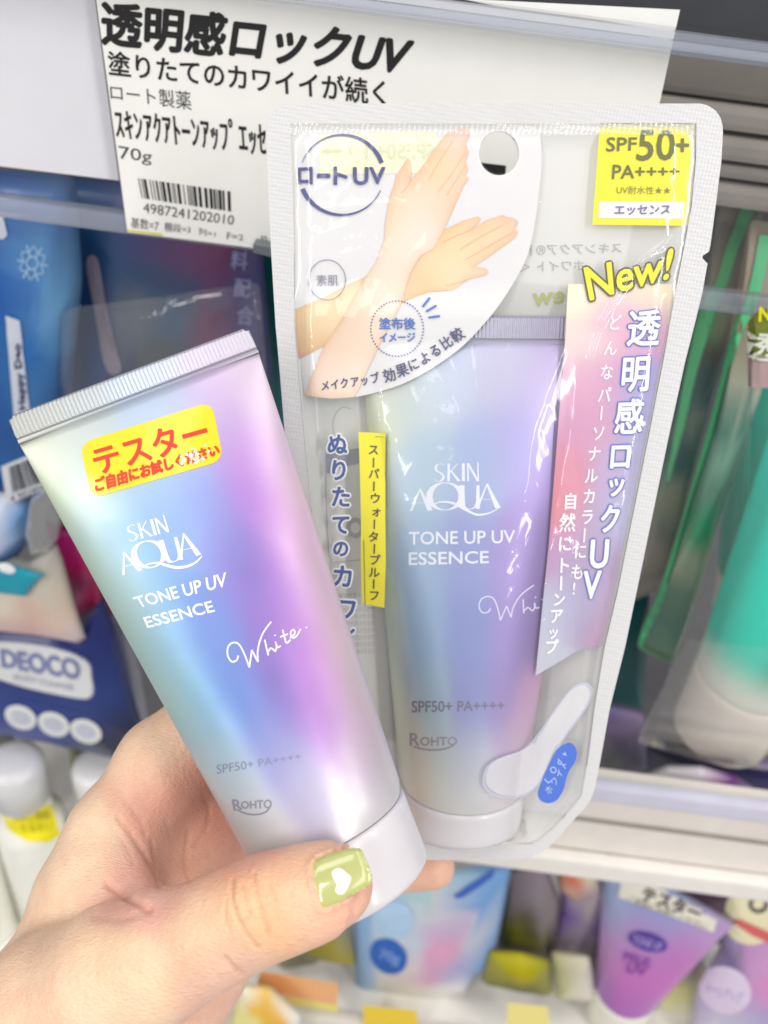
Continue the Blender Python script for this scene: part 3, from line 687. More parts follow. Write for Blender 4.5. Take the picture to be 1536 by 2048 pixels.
def pouch_grid(side):
    rows = list(np.arange(207, 270, 3.0)) + list(np.arange(270, 500, 5.0)) + list(np.arange(500, 530, 3.0)) + list(np.arange(530, 1560, 6.0)) + list(np.arange(1560, 1716, 4.0)) + [1717, 1720]
    VV, UV_, G = [], [], []
    nb, nm, ne = 9, 150, 9
    for v in rows:
        v = float(v); a, b = interp(uL_t, v), interp(uR_t, v); ai, bi = interp(uLi_t, v), interp(uRi_t, v)
        ai = max(min(ai, b - 2), a + 1); bi = min(max(bi, ai + 1), b - 0.5)
        us = [a + (ai - a) * i / nb for i in range(nb)] + [ai + (bi - ai) * i / nm for i in range(nm)] + [bi + (b - bi) * i / ne for i in range(ne + 1)]
        row = []
        for u in us:
            uu, vv = u, v; dx, dy = (u - HC[0]) / HRX, (v - HC[1]) / HRY; d = math.hypot(dx, dy)
            if 0.86 < d < 1.1: uu, vv = HC[0] + dx / d * HRX, HC[1] + dy / d * HRY
            p, n = PP.hit(uu, vv)
            h = film_h(uu, vv) if side == 1 else bulge(uu, vv) - 0.0009 if side == 2 else -bulge(uu, vv, -1) - 0.0006
            G.append((len(UV_), uu, vv)); UV_.append((uu, vv)); VV.append(p + n * h); row.append(0)
        nc = len(us)
    F_clear, F_rim = [], []
    for r in range(len(rows) - 1):
        for c in range(nc - 1):
            a = r * nc + c; q = [a, a + 1, a + nc + 1, a + nc]
            cu = sum(UV_[i][0] for i in q) / 4; cv = sum(UV_[i][1] for i in q) / 4
            if math.hypot((cu - HC[0]) / HRX, (cv - HC[1]) / HRY) < 0.97: continue
            vm = (rows[r] + rows[r + 1]) / 2
            (F_rim if c < nb or c >= nb + nm or vm < V_TI or vm > V_BI else F_clear).append(q)
    return VV, F_clear, F_rim
def sub_mesh(V, F):
    used = sorted({i for f in F for i in f}); mp = {k: i for i, k in enumerate(used)}; return [V[k] for k in used], [[mp[i] for i in f] for f in F]
FV, FC, FR = pouch_grid(1)
M_film = film('pouch_film', haze=0.07, hcol=(246, 246, 246), rough=0.07, bump=0.10, bscale=140, gloss=1.15)
M_film_e = film('pouch_film_embossed', haze=0.22, hcol=(246, 246, 246), rough=0.10, bump=0.2, bscale=140, gloss=2.2, emboss=0.8, escale=800)
M_rim = mat('embossed_white_rim', (206, 206, 208), rough=0.32, coat=0.15, var=0.01)
def emboss(m, scale):
    nt = m.node_tree; N = nt.nodes; b = N['Principled BSDF']; tc = N.new('ShaderNodeTexCoord'); mp = N.new('ShaderNodeMapping')
    mp.inputs['Rotation'].default_value = (PITCH * 0 + 0.9, 0, -ROLL)
    vo = N.new('ShaderNodeTexVoronoi'); vo.inputs['Scale'].default_value = scale; vo.inputs['Randomness'].default_value = 0.12
    nt.links.new(tc.outputs['Object'], mp.inputs[0]); nt.links.new(mp.outputs[0], vo.inputs['Vector'])
    bp = N.new('ShaderNodeBump'); bp.inputs['Strength'].default_value = 0.30; bp.inputs['Distance'].default_value = 0.0003
    nt.links.new(vo.outputs['Distance'], bp.inputs['Height']); nt.links.new(bp.outputs[0], b.inputs['Normal']); nt.links.new(bp.outputs[0], b.inputs['Coat Normal'])
emboss(M_rim, 1150)
v270 = lambda f: all(px(FV[i])[1] < 272 for i in f)
v_, f_ = sub_mesh(FV, [f for f in FC if not v270(f)]); mk('front_film', v_, f_, M_film, pouch)
v_, f_ = sub_mesh(FV, [f for f in FC if v270(f)]); mk('embossed_film', v_, f_, M_film_e, pouch)
v_, f_ = sub_mesh(FV, FR); mk('rim', v_, f_, M_rim, pouch)
BV, BC, BR = pouch_grid(-1)
M_bfilm = film('pouch_back_film', haze=0.84, hcol=(250, 250, 247), rough=0.2, bump=0.2, bscale=140, gloss=0.8)
v_, f_ = sub_mesh(BV, BC); mk('back_film', v_, f_, M_bfilm, pouch)
LV, LC, LR = pouch_grid(2); PS = Surf(LV, LC + LR, PP); PS.spread = 2.6
PB = Surf(BV, BC + BR, PP)
def ez(x, y): return (540 + x / 2.8444, 220 + y / 2.8444)
def el(*pts): return [ez(*p) for p in pts]
# --- white printed field with the round lower edge, and the picture on it
arc = [(1079, 249), (1083, 325), (1078, 380), (1073, 425), (1058, 501), (1032, 557), (990, 621), (937, 681), (892, 718), (839, 751), (786, 775), (716, 793), (663, 797), (610, 791)]
fld = [(582, 249)] + [(588, 400), (590, 600), (598, 700)][::-1][::-1]
fieldpoly = spline(arc, 5) + [(600, 740), (593, 690), (590, 600), (589, 500), (586, 350), (582, 249)]
hole_cut = ellipse(HC[0], HC[1], HRX + 1, HRY + 1, 40)
def with_hole(poly, hole, bridge_i):
    # outline with a keyhole cut to the punched hole
    h = hole[::-1]; d = [math.hypot(p[0] - poly[bridge_i][0], p[1] - poly[bridge_i][1]) for p in h]; k = d.index(min(d)); h = h[k:] + h[:k] + [h[k]]
    return poly[:bridge_i + 1] + h + poly[bridge_i:]
def decal_poly_holed(name, poly, hole, surf, eps, material, parent, step):
    tris = tessellate_polygon([[Vector((x, y, 0)) for x, y in poly], [Vector((x, y, 0)) for x, y in hole]])
    VF = (list(poly) + list(hole), [list(t) for t in tris])
    V, Fc = cut_bm(tri_bm(*VF), step); return lay(name, V, Fc, surf, eps, material, parent)
M_white = mat('white_print', (230, 230, 232), rough=0.45, var=0.008, translu=0.06)
decal_poly_holed('white_print', fieldpoly, hole_cut, PS, -0.00040, M_white, pouch, 10)
decal('show_through_print', [[(637, 270), (872, 262), (880, 345), (640, 350)]], PS, -0.00037, mat('pale_yellow_show_through', (240, 241, 205), rough=0.5), pouch, 10)
put('show_through_lettering', text_quad('SPF50+ PA++', [(870, 318), (645, 318), (870, 286), (645, 288)]), PS, -0.00035, ink((222, 224, 190)), pouch, 10, bold=1.2)
ARM_A = el((130, 1140), (300, 1070), (430, 1000), (560, 940), (700, 870), (860, 820), (940, 740), (985, 685), (1090, 632), (1180, 606), (1200, 618), (1180, 650), (1140, 682), (1240, 622), (1325, 597), (1348, 610), (1392, 615), (1412, 640), (1393, 676), (1410, 695), (1392, 728), (1250, 832), (1160, 890), (1228, 900), (1244, 922), (1220, 942), (1130, 962), (1060, 1012), (1030, 1026), (900, 1036), (830, 1060), (760, 1090), (600, 1180), (400, 1290), (310, 1342), (155, 1420))
ARM_B = el((200, 1625), (230, 1540), (300, 1360), (400, 1200), (520, 990), (600, 870), (650, 740), (655, 640), (680, 500), (710, 420), (718, 370), (760, 310), (785, 268), (805, 310), (805, 365), (798, 402), (860, 330), (960, 190), (1010, 132), (1045, 115), (1054, 128), (1090, 105), (1128, 105), (1135, 150), (1112, 190), (1130, 240), (1112, 290), (1126, 338), (1110, 372), (1130, 390), (1100, 432), (1060, 520), (1000, 660), (930, 790), (860, 830), (800, 930), (760, 1060), (740, 1120), (640, 1300), (570, 1450), (500, 1600), (480, 1632), (350, 1642))
M_pic = mat('printed_picture', None, rough=0.45, var=0.01)
fa = rbf([(*ez(150, 1250), (236, 206, 158)), (*ez(300, 1110), (240, 214, 172)), (*ez(250, 1340), (226, 192, 148)), (*ez(400, 1150), (242, 216, 176)), (*ez(860, 1000), (240, 206, 160)), (*ez(700, 950), (242, 214, 172)), (*ez(950, 850), (244, 220, 176)), (*ez(1040, 930), (248, 226, 188)), (*ez(1100, 800), (250, 230, 186)), (*ez(1020, 770), (238, 206, 158)), (*ez(1160, 770), (242, 212, 166)), (*ez(1210, 700), (250, 228, 190)), (*ez(1250, 740), (240, 206, 164)), (*ez(1300, 690), (248, 220, 182)), (*ez(1390, 650), (246, 200, 180)), (*ez(1230, 920), (250, 214, 196)), (*ez(1190, 620), (246, 205, 180)), (*ez(1000, 700), (244, 212, 160))], 28)
fb = rbf([(*ez(300, 1500), (244, 222, 204)), (*ez(450, 1250), (240, 214, 190)), (*ez(560, 1050), (238, 212, 186)), (*ez(720, 800), (248, 228, 210)), (*ez(700, 550), (244, 216, 180)), (*ez(850, 450), (248, 222, 200)), (*ez(820, 600), (250, 230, 214)), (*ez(950, 560), (240, 212, 184)), (*ez(600, 1000), (250, 232, 216)), (*ez(480, 1150), (234, 204, 178)), (*ez(380, 1350), (236, 208, 184)), (*ez(640, 1180), (250, 230, 214)), (*ez(730, 380), (240, 204, 172)), (*ez(780, 300), (246, 208, 186)), (*ez(900, 330), (248, 212, 160)), (*ez(1000, 260), (248, 214, 176)), (*ez(1060, 150), (250, 210, 204)), (*ez(1100, 350), (250, 218, 190)), (*ez(900, 700), (248, 232, 218)), (*ez(500, 1500), (248, 230, 214))], 28)
def rim_tone(pts, poly):                        # the picture's own printed modelling of the arm
    pts = np.array(pts, float); q = np.array(poly + [poly[0]], float); best = np.full(len(pts), 1e9)
    for a, b in zip(q[:-1], q[1:]):
        ab = b - a; t = np.clip(((pts - a) @ ab) / max(1e-6, ab @ ab), 0, 1); best = np.minimum(best, np.linalg.norm(pts - a - t[:, None] * ab, axis=1))
    f = np.exp(-best / 9.0)[:, None]; return 1 - f * np.array([[.08, .20, .30]])
decal('arm_picture', [ARM_A], PS, -0.00034, M_pic, pouch, 7, lambda p: fa(p) * .95 * rim_tone(p, ARM_A))
decal('arm_picture', [ARM_B], PS, -0.00031, M_pic, pouch, 7, lambda p: fb(p) * .95 * rim_tone(p, ARM_B))
LN = ink((230, 192, 152)); 
put('arm_picture_line', join(*[stroke([ez(*p) for p in spline(l, 4)], 1.6) for l in ([(905, 395), (960, 300), (1040, 175)], [(950, 470), (1030, 370), (1105, 250)], [(1005, 485), (1060, 400), (1115, 310)], [(800, 400), (770, 450), (735, 480)],
    [(985, 750), (1070, 710), (1140, 682)], [(1080, 795), (1200, 720), (1330, 650)], [(1110, 852), (1250, 770), (1392, 690)], [(1130, 960), (1060, 985), (1000, 1000)])]), PS, -0.00028, LN, pouch, 10)
put('arm_picture_line', join(*[stroke([ez(*p) for p in spline(l, 4)], 2.2) for l in ([(545, 945), (450, 1120), (380, 1240), (312, 1342)], [(860, 825), (800, 930), (762, 1060)])]), PS, -0.00028, ink((228, 196, 160)), pouch, 10)
NAVY = ink((54, 62, 128)); NAVY2 = ink((58, 62, 110)); BLUE = ink((48, 104, 190)); GREYV = ink((128, 126, 158))
up = ellipse(410, 372, 236, 226, 40, 0, math.radians(198), math.radians(342), True); lo = ellipse(410, 372, 236, 226, 40, 0, math.radians(22), math.radians(160), True)
put('logo_ring', join(stroke([ez(*p) for p in up], [1.2 + 8.0 * (i / 40) ** 1.2 for i in range(41)]), stroke([ez(*p) for p in lo], [1.4 + 8.2 * (i / 40) ** 1.2 for i in range(41)])), PS, -0.00026, NAVY, pouch, 10)
put('logo_lettering', join(text_quad('ロ', el((166, 420), (240, 420), (166, 333), (240, 330))), text_quad('ー', el((272, 385), (340, 385), (272, 367), (340, 366))), text_quad('ト', el((365, 424), (438, 424), (365, 328), (438, 328))), text_quad('U', el((476, 424), (556, 424), (476, 330), (556, 330))), text_quad('V', el((568, 420), (652, 420), (568, 330), (652, 330)))), PS, -0.00024, NAVY, pouch, 10, bold=1.5)
put('caption_ring', ring(*ez(326, 968), 36.5, 40.5, 1.6), PS, -0.00025, GREYV, pouch, 10)
put('caption_lettering', text_quad('素肌', el((264, 1003), (390, 1003), (264, 938), (390, 938))), PS, -0.00024, GREYV, pouch, 10)
dots = []
for p in ellipse(*ez(723, 1245), 52.5, 55, 54):
    q = ellipse(*p, 1.7, 1.8, 8); dots.append((q, [list(range(8))]))
put('dotted_ring', join(*dots), PS, -0.00025, ink((88, 98, 150)), pouch, 0)
put('caption_lettering', join(text_quad('塗布後', el((622, 1248), (826, 1248), (622, 1182), (826, 1182))), text_quad('イメージ', el((625, 1320), (825, 1316), (625, 1270), (825, 1266)))), PS, -0.00024, BLUE, pouch, 10, bold=0.5)
put('sparkle_strokes', join(*[stroke(el(*l), 4.2) for l in ([(909, 1070), (868, 1122)], [(946, 1114), (888, 1148)], [(966, 1173), (901, 1181)])]), PS, -0.00025, BLUE, pouch, 10)
chs = [('メ', 315, 1567, -.05, 20), ('イ', 370, 1560, -.1, 20), ('ク', 424, 1553, -.12, 20), ('ア', 482, 1545, -.14, 20), ('ッ', 537, 1537, -.18, 20), ('プ', 596, 1524, -.22, 21), ('効', 680, 1508, -.27, 26), ('果', 752, 1480, -.33, 26), ('に', 816, 1448, -.4, 24), ('よ', 880, 1412, -.48, 24), ('る', 940, 1370, -.52, 24), ('比', 1002, 1324, -.58, 25), ('較', 1065, 1280, -.62, 26)]
put('curved_lettering', text_chars([(c, *ez(x, y), s * (0.92 if c in 'メイクアップ' else 1), s * 1.12, a, 0.0) for c, x, y, a, s in chs]), PS, -0.00024, NAVY2, pouch, 10, bold=0.45)
# --- yellow badge
bq = lambda x, y: (1180 + x / 2.926, y / 2.926)
bl = lambda *p: [bq(*a) for a in p]
M_badge = mat('yellow_badge', (244, 234, 4), rough=0.4, coat=0.2, var=0.01)
decal('badge', [bl((62, 675), (620, 700), (580, 1322), (13, 1315))], PS, -0.00036, M_badge, pouch, 10)
decal('badge_panel', [bl((52, 1180), (550, 1182), (546, 1280), (48, 1277))], PS, -0.00032, ink((240, 240, 236)), pouch, 10)
OL = ink((92, 96, 22)); OL2 = ink((120, 122, 40))
put('badge_lettering', join(text_quad('SPF', bl((93, 888), (270, 880), (97, 808), (272, 808))), text_quad('PA++++', bl((127, 1048), (520, 1034), (133, 966), (518, 976)))), PS, -0.00028, OL, pouch, 10, bold=0.5)
put('badge_lettering', join(text_quad('50', bl((270, 940), (490, 936), (288, 764), (492, 764))), text_quad('+', bl((500, 888), (572, 888), (502, 815), (574, 815)))), PS, -0.00028, OL, pouch, 10, bold=1.2)
put('badge_lettering', text_quad('UV耐水性★★', bl((153, 1136), (470, 1138), (155, 1088), (472, 1094))), PS, -0.00028, OL2, pouch, 10)
put('badge_panel_lettering', text_quad('エッセンス', bl((140, 1258), (466, 1256), (145, 1203), (468, 1200))), PS, -0.00024, ink((112, 104, 158)), pouch, 10, bold=0.5)
# --- back print showing through
GB = ink((170, 172, 176))
put('back_lettering', join(text_quad('スキンアクア®ト', [(1243, 505), (1050, 512), (1243, 486), (1050, 489)]), text_quad('ホワイト ＜', [(1168, 540), (1040, 545), (1168, 521), (1040, 524)])), PB, 0.0003, GB, pouch, 10)
put('back_lettering', text_quad('New', [(1170, 600), (1066, 612), (1170, 570), (1066, 575)]), PB, 0.0003, ink((176, 182, 110)), pouch, 10, bold=1.0)
put('back_print_frame', join(stroke([(652, 905), (652, 1000), (656, 1100), (664, 1125), (730, 1118)], 1.5), stroke(ellipse(690, 850, 24, 36, 20, 0, 2.4, 5.2, True), 1.2), ring(710, 1055, 14, 16, 9, 20)), PB, 0.0003, GB, pouch, 10)
decal('back_print_panel', [[(652, 908), (722, 895), (722, 925), (668, 938), (666, 945), (652, 945)]], PB, 0.0003, ink((150, 156, 176)), pouch, 10)
for yy in range(1185, 1300, 14): put('back_lettering', text_quad('さらさら肌やけ止め', [(748, yy + 9), (668 + (yy - 1185) * .12, yy + 12), (748, yy - 1), (668 + (yy - 1185) * .12, yy + 1)]), PB, 0.0003, GB, pouch, 10)
# --- left column and yellow strip
colL = [('ぬ', 675, 888, 42), ('り', 678, 940, 42), ('た', 682, 993, 42), ('て', 682, 1048, 40), ('の', 682, 1096, 34), ('カ', 686, 1152, 46), ('ワ', 692, 1218, 48), ('イ', 694, 1274, 40)]
put('column_halo', text_chars([(c, x, y, s, s * 1.08, 0.06, 0.0) for c, x, y, s in colL]), PS, -0.00030, ink((250, 250, 250)), pouch, 10, bold=4.6)
put('column_lettering', text_chars([(c, x, y, s, s * 1.08, 0.06, 0.0) for c, x, y, s in colL]), PS, -0.00024, ink((44, 84, 152)), pouch, 10, bold=1.3)
decal('yellow_strip', [[(717, 864), (772, 866), (771, 950), (771, 1034), (772, 1120), (769, 1215), (725, 1206), (722, 1120), (722, 1034), (720, 950)]], PS, -0.00030, M_badge, pouch, 9)
colY = [('ス', 747, 899), ('ー', 747, 925), ('パ', 748, 947), ('ー', 748, 972), ('ウ', 751, 996), ('ォ', 753, 1022), ('ー', 749, 1048), ('タ', 748, 1073), ('ー', 749, 1097), ('プ', 750, 1119), ('ル', 749, 1144), ('ー', 748, 1167), ('フ', 749, 1190)]
put('strip_lettering', text_chars([(c, x, y, 23, 23, 0.03, 0.0) for c, x, y in colY]), PS, -0.00024, ink((56, 54, 20)), pouch, 10, bold=0.4)
put('strip_frame', join(stroke([(750, 873), (774, 874), (774, 1015)], 1.2), stroke([(728, 1080), (731, 1212), (749, 1216)], 1.2)), PS, -0.00024, ink((90, 90, 40)), pouch, 9)
# --- pink and violet panel
pan = [(1136, 568), (1355, 568), (1340, 650), (1318, 740), (1291, 880), (1266, 1000), (1254, 1050), (1233, 1153), (1215, 1240), (1202, 1292), (1172, 1295), (1155, 1302), (1137, 1312), (1071, 1351), (1085, 1207), (1095, 1110), (1107, 966), (1120, 800), (1130, 680)]
fp = rbf([(1160, 585, (236, 230, 204)), (1300, 585, (232, 224, 200)), (1340, 590, (226, 216, 170)), (1165, 690, (240, 222, 216)), (1225, 650, (226, 176, 202)), (1310, 640, (210, 152, 192)), (1200, 750, (212, 154, 194)), (1285, 780, (172, 162, 214)), (1150, 760, (220, 168, 196)), (1180, 850, (208, 152, 188)), (1290, 860, (168, 168, 208)), (1135, 950, (218, 140, 164)), (1230, 950, (192, 166, 208)), (1260, 960, (166, 172, 208)), (1115, 1020, (216, 130, 148)), (1200, 1050, (182, 162, 202)), (1245, 1040, (170, 180, 210)), (1110, 1110, (182, 132, 182)), (1150, 1150, (172, 166, 198)), (1225, 1130, (168, 142, 182)), (1100, 1220, (182, 186, 208)), (1160, 1220, (166, 162, 202)), (1205, 1250, (176, 138, 168)), (1085, 1330, (188, 192, 208))], 34)
decal('colour_panel', [pan], PS, -0.00036, mat('violet_print', None, rough=0.4, coat=0.2), pouch, 10, fp)
c1 = [('ど', 1229, 645), ('ん', 1220, 696), ('な', 1213, 744), ('パ', 1208, 790), ('ー', 1202, 826), ('ソ', 1197, 866), ('ナ', 1188, 907), ('ル', 1182, 951), ('カ', 1178, 992), ('ラ', 1174, 1033), ('ー', 1168, 1070), ('に', 1160, 1102), ('も', 1154, 1143), ('!', 1147, 1176)]
WT = ink((250, 248, 252))
put('panel_lettering', text_chars([(c, x, y, 28, 34, -0.05, 0.16) for c, x, y in c1]), PS, -0.00028, WT, pouch, 10, bold=0.55)
c3 = [('自', 1140, 1002, 30), ('然', 1134, 1045, 34), ('に', 1129, 1087, 30), ('ト', 1126, 1130, 30), ('ー', 1121, 1166, 30), ('ン', 1117, 1198, 26), ('ア', 1112, 1231, 28), ('ッ', 1106, 1264, 24), ('プ', 1102, 1293, 28)]
put('panel_lettering', text_chars([(c, x, y, s, s * 1.15, -0.04, 0.10) for c, x, y, s in c3]), PS, -0.00028, WT, pouch, 10, bold=0.8)
c2 = [('透', 1286, 656, 66, 76), ('明', 1270, 747, 60, 76), ('感', 1257, 833, 58, 74), ('ロ', 1240, 911, 50, 62), ('ッ', 1232, 968, 42, 52), ('ク', 1220, 1037, 44, 62), ('U', 1198, 1106, 58, 80), ('V', 1183, 1168, 56, 78)]
c2i = [(c, x, y, a, b, -0.03, 0.14) for c, x, y, a, b in c2]
put('panel_headline_halo', text_chars(c2i), PS, -0.00032, ink((90, 112, 198)), pouch, 10, bold=4.6)
put('panel_headline', text_chars(c2i + [('*', 1283, 850, 22, 22, 0, 0)]), PS, -0.00024, WT, pouch, 10, bold=1.5)
nq = [(1180, 602), (1333, 558), (1167, 536), (1345, 497)]
put('new_outline', text_quad('New!', nq), PS, -0.00022, ink((70, 68, 10)), pouch, 10, bold=5.2)
put('new_lettering', text_quad('New!', nq), PS, -0.00019, M_badge, pouch, 10, bold=1.5)
# --- cream swoosh and blue pill
d6 = lambda *p: [(768 + a / 2, 1300 + b / 2) for a, b in p]
sw = closed(d6((800, 135), (826, 155), (815, 205), (770, 275), (705, 365), (655, 465), (605, 540), (540, 582), (455, 582), (403, 545), (408, 480), (455, 438), (560, 398), (630, 322), (700, 222), (755, 155)), 4)
put('cream_swatch_edge', stroke(sw + sw[:2], 6.0), PS, -0.00030, mat('lilac_outline', (206, 212, 236), translu=0.4), pouch, 10)
cx_ = sum(p[0] for p in sw) / len(sw); cy_ = sum(p[1] for p in sw) / len(sw)
sw2 = [(x + (3.5 if x < cx_ else -3.0) * (1 if abs(x - cx_) > 10 else 0), y + (-3.5 if y > cy_ else 2.0)) for x, y in sw]
put('cream_swatch', join((sw2, [list(t) for t in tessellate_polygon([[Vector((x, y, 0)) for x, y in sw2]])])), PS, -0.00026, mat('white_cream_print', (238, 238, 244), rough=0.35, coat=0.2, translu=0.38), pouch, 10)
pill = closed(d6((740, 368), (768, 395), (765, 440), (735, 490), (715, 560), (680, 603), (635, 606), (612, 575), (628, 520), (650, 470), (690, 395)), 4)
decal('blue_pill', [pill], PS, -0.00024, ink((40, 104, 214)), pouch, 9)
put('pill_lettering', join(text_chars([('L', 1093, 1558, 17, 19, -.75, 0), ('O', 1105, 1538, 17, 19, -.75, 0), ('d', 1116, 1522, 17, 19, -.75, 0), ('v', 1127, 1505, 17, 19, -.75, 0)]), text_chars([('ホ', 1096, 1578, 16, 18, -.75, 0), ('ワ', 1107, 1561, 15, 18, -.75, 0), ('イ', 1117, 1545, 15, 18, -.75, 0), ('ト', 1127, 1529, 15, 18, -.75, 0)])), PS, -0.00020, ink((200, 220, 250)), pouch, 0)

# ================================================================== the hand: one continuous skin blended from tapered bones
def cmm(u, v, z): return np.array([(u - 768) / FPX * z * 1000, (1024 - v) / FPX * z * 1000, z * 1000])
CH = []
def chain(*pts):
    for a, b in zip(pts[:-1], pts[1:]):
        CH.append((cmm(*a[:3]), cmm(*b[:3]), a[3] * a[2] / FPX * 1000, b[3] * b[2] / FPX * 1000))
GROUPS = []
def group(k, *chains):
    global CH
    CH = []
    for c in chains: chain(*c)
    GROUPS.append((k, CH))
group(6.0, [(-90, 2330, .205, 200), (40, 2120, .208, 170), (140, 1985, .210, 140), (190, 1800, .217, 112), (238, 1674, .224, 96), (330, 1530, .231, 88), (420, 1452, .234, 78), (540, 1375, .237, 70)])           # index side of the palm
group(7.0, [(120, 2010, .216, 130), (330, 1760, .236, 100), (430, 1640, .243, 88), (600, 1540, .252, 78)], [(190, 2010, .220, 120), (400, 1800, .243, 95), (500, 1740, .256, 84), (600, 1715, .278, 62)], [(300, 2060, .222, 108), (400, 1930, .235, 88), (440, 1880, .242, 78)], [(40, 2160, .214, 170), (330, 2120, .224, 110)])
group(6.0, [(20, 2190, .200, 185), (120, 2040, .194, 165), (235, 1958, .186, 135), (335, 1906, .181, 110), (432, 1862, .1765, 92), (530, 1815, .1735, 89), (612, 1789, .1725, 79), (664, 1772, .1727, 67), (682, 1770, .1735, 46)])     # thumb
group(6.0, [(215, 1790, .214, 80), (285, 1822, .204, 60)])      # web of the thumb
group(3.0, [(415, 1905, .240, 66), (470, 1885, .243, 56), (520, 1872, .245, 46)])  # little finger
group(4.0, [(560, 1712, .279, 58), (760, 1738, .288, 48), (866, 1734, .286, 43)])  # finger under the pouch
KB = [None, 9.0, 5.0, 8.0, 3.5, 6.0]
def sdf(Pm):
    tot = None
    for gi, (k, chs) in enumerate(GROUPS):
        d = None
        for a, b, ra, rb in chs:
            ab = b - a; t = np.clip(((Pm - a) @ ab) / (ab @ ab), 0, 1)
            q = Pm - a - t[:, None] * ab; dd = np.sqrt((q * q).sum(1)) - (ra + (rb - ra) * t)
            if d is None: d = dd
            else:
                h = np.clip(0.5 + 0.5 * (d - dd) / k, 0, 1); d = d * (1 - h) + dd * h - k * h * (1 - h)
        if tot is None: tot = d
        else:
            kk = KB[gi]; h = np.clip(0.5 + 0.5 * (tot - d) / kk, 0, 1); tot = tot * (1 - h) + d * h - kk * h * (1 - h)
    return tot
allp = np.array([p for _, chs in GROUPS for c in chs for p in (c[0] - c[2], c[0] + c[2], c[1] - c[3], c[1] + c[3])])
lo_, hi_ = allp.min(0) - 3, allp.max(0) + 3
RES = 1.1
nx_, ny_, nz_ = [int(math.ceil((hi_[i] - lo_[i]) / RES)) + 1 for i in range(3)]
gx, gy, gz = [lo_[i] + RES * np.arange(n) for i, n in enumerate((nx_, ny_, nz_))]
vol = np.empty((nx_, ny_, nz_), dtype=np.float32)
YY, ZZ = np.meshgrid(gy, gz, indexing='ij')
for i0 in range(0, nx_, 12):
    xs = gx[i0:i0 + 12]; pts = np.stack([np.repeat(xs, ny_ * nz_), np.tile(YY.ravel(), len(xs)), np.tile(ZZ.ravel(), len(xs))], 1)
    vol[i0:i0 + 12] = sdf(pts).reshape(len(xs), ny_, nz_)
def surface_nets(vol):
    ins = vol < 0; nx, ny, nz = vol.shape
    cs = np.zeros((nx - 1, ny - 1, nz - 1), int); acc = np.zeros((nx - 1, ny - 1, nz - 1, 3)); cnt = np.zeros((nx - 1, ny - 1, nz - 1))
    corners = [(a, b, c) for a in (0, 1) for b in (0, 1) for c in (0, 1)]
    sl = lambda o: tuple(slice(o[i], vol.shape[i] - 1 + o[i]) for i in range(3))
    for o in corners:
        for ax in range(3):
            if o[ax] == 0:
                o2 = list(o); o2[ax] = 1; a = vol[sl(o)]; b = vol[sl(o2)]; cr = (a < 0) != (b < 0)
                t = np.where(cr, a / np.where(cr, a - b, 1), 0)
                for i in range(3): acc[..., i] += np.where(cr, o[i] + (t if i == ax else 0), 0)
                cnt += cr
    act = cnt > 0; idx = -np.ones(act.shape, int); idx[act] = np.arange(act.sum())
    V = np.argwhere(act) + acc[act] / cnt[act][:, None]
    F = []
    for ax in range(3):
        a = [slice(1, -1)] * 3; a[ax] = slice(0, -1); b = [slice(1, -1)] * 3; b[ax] = slice(1, None)
        A = ins[tuple(a)]; B = ins[tuple(b)]; E_ = np.argwhere(A != B); sgn = A[A != B]
        base = E_ + 1; base[:, ax] -= 1
        u_, v_ = [i for i in range(3) if i != ax]
        def g(du, dv):
            c = base.copy(); c[:, u_] -= du; c[:, v_] -= dv; return idx[c[:, 0], c[:, 1], c[:, 2]]
        q = np.stack([g(1, 1), g(0, 1), g(0, 0), g(1, 0)], 1)
        flip = sgn if ax != 1 else ~sgn
        q = np.where(flip[:, None], q, q[:, ::-1]); F.append(q)
    return V, np.concatenate(F)
hv, hf = surface_nets(vol); hv = lo_ + hv * RES
CM = np.array([[RT.x, UP.x, _F.x], [RT.y, UP.y, _F.y], [RT.z, UP.z, _F.z]])
tmp = bpy.data.meshes.new('tmp'); tmp.from_pydata(hv.tolist(), [], hf.tolist()); to = bpy.data.objects.new('tmp', tmp); COL.objects.link(to)
sm = to.modifiers.new('s', 'SUBSURF'); sm.levels = 1; sm.render_levels = 1
me2 = bpy.data.meshes.new_from_object(to.evaluated_get(bpy.context.evaluated_depsgraph_get()))
nv = len(me2.vertices); hv = np.empty(nv * 3); me2.vertices.foreach_get('co', hv); hv = hv.reshape(-1, 3)
hf = [list(p.vertices) for p in me2.polygons]
bpy.data.objects.remove(to); bpy.data.meshes.remove(tmp); bpy.data.meshes.remove(me2)
def grad(Q, h=0.25):
    g = np.stack([sdf(Q + np.eye(3)[i] * h) - sdf(Q - np.eye(3)[i] * h) for i in range(3)], 1); return g / (np.linalg.norm(g, axis=1, keepdims=True) + 1e-9)
for _ in range(2):
    G = grad(hv); hv = hv - G * (sdf(hv) * 0.9)[:, None]
G = grad(hv)
uv = np.stack([768 + FPX * hv[:, 0] / hv[:, 2], 1024 - FPX * hv[:, 1] / hv[:, 2]], 1)
facing = (G * hv).sum(1) < 0
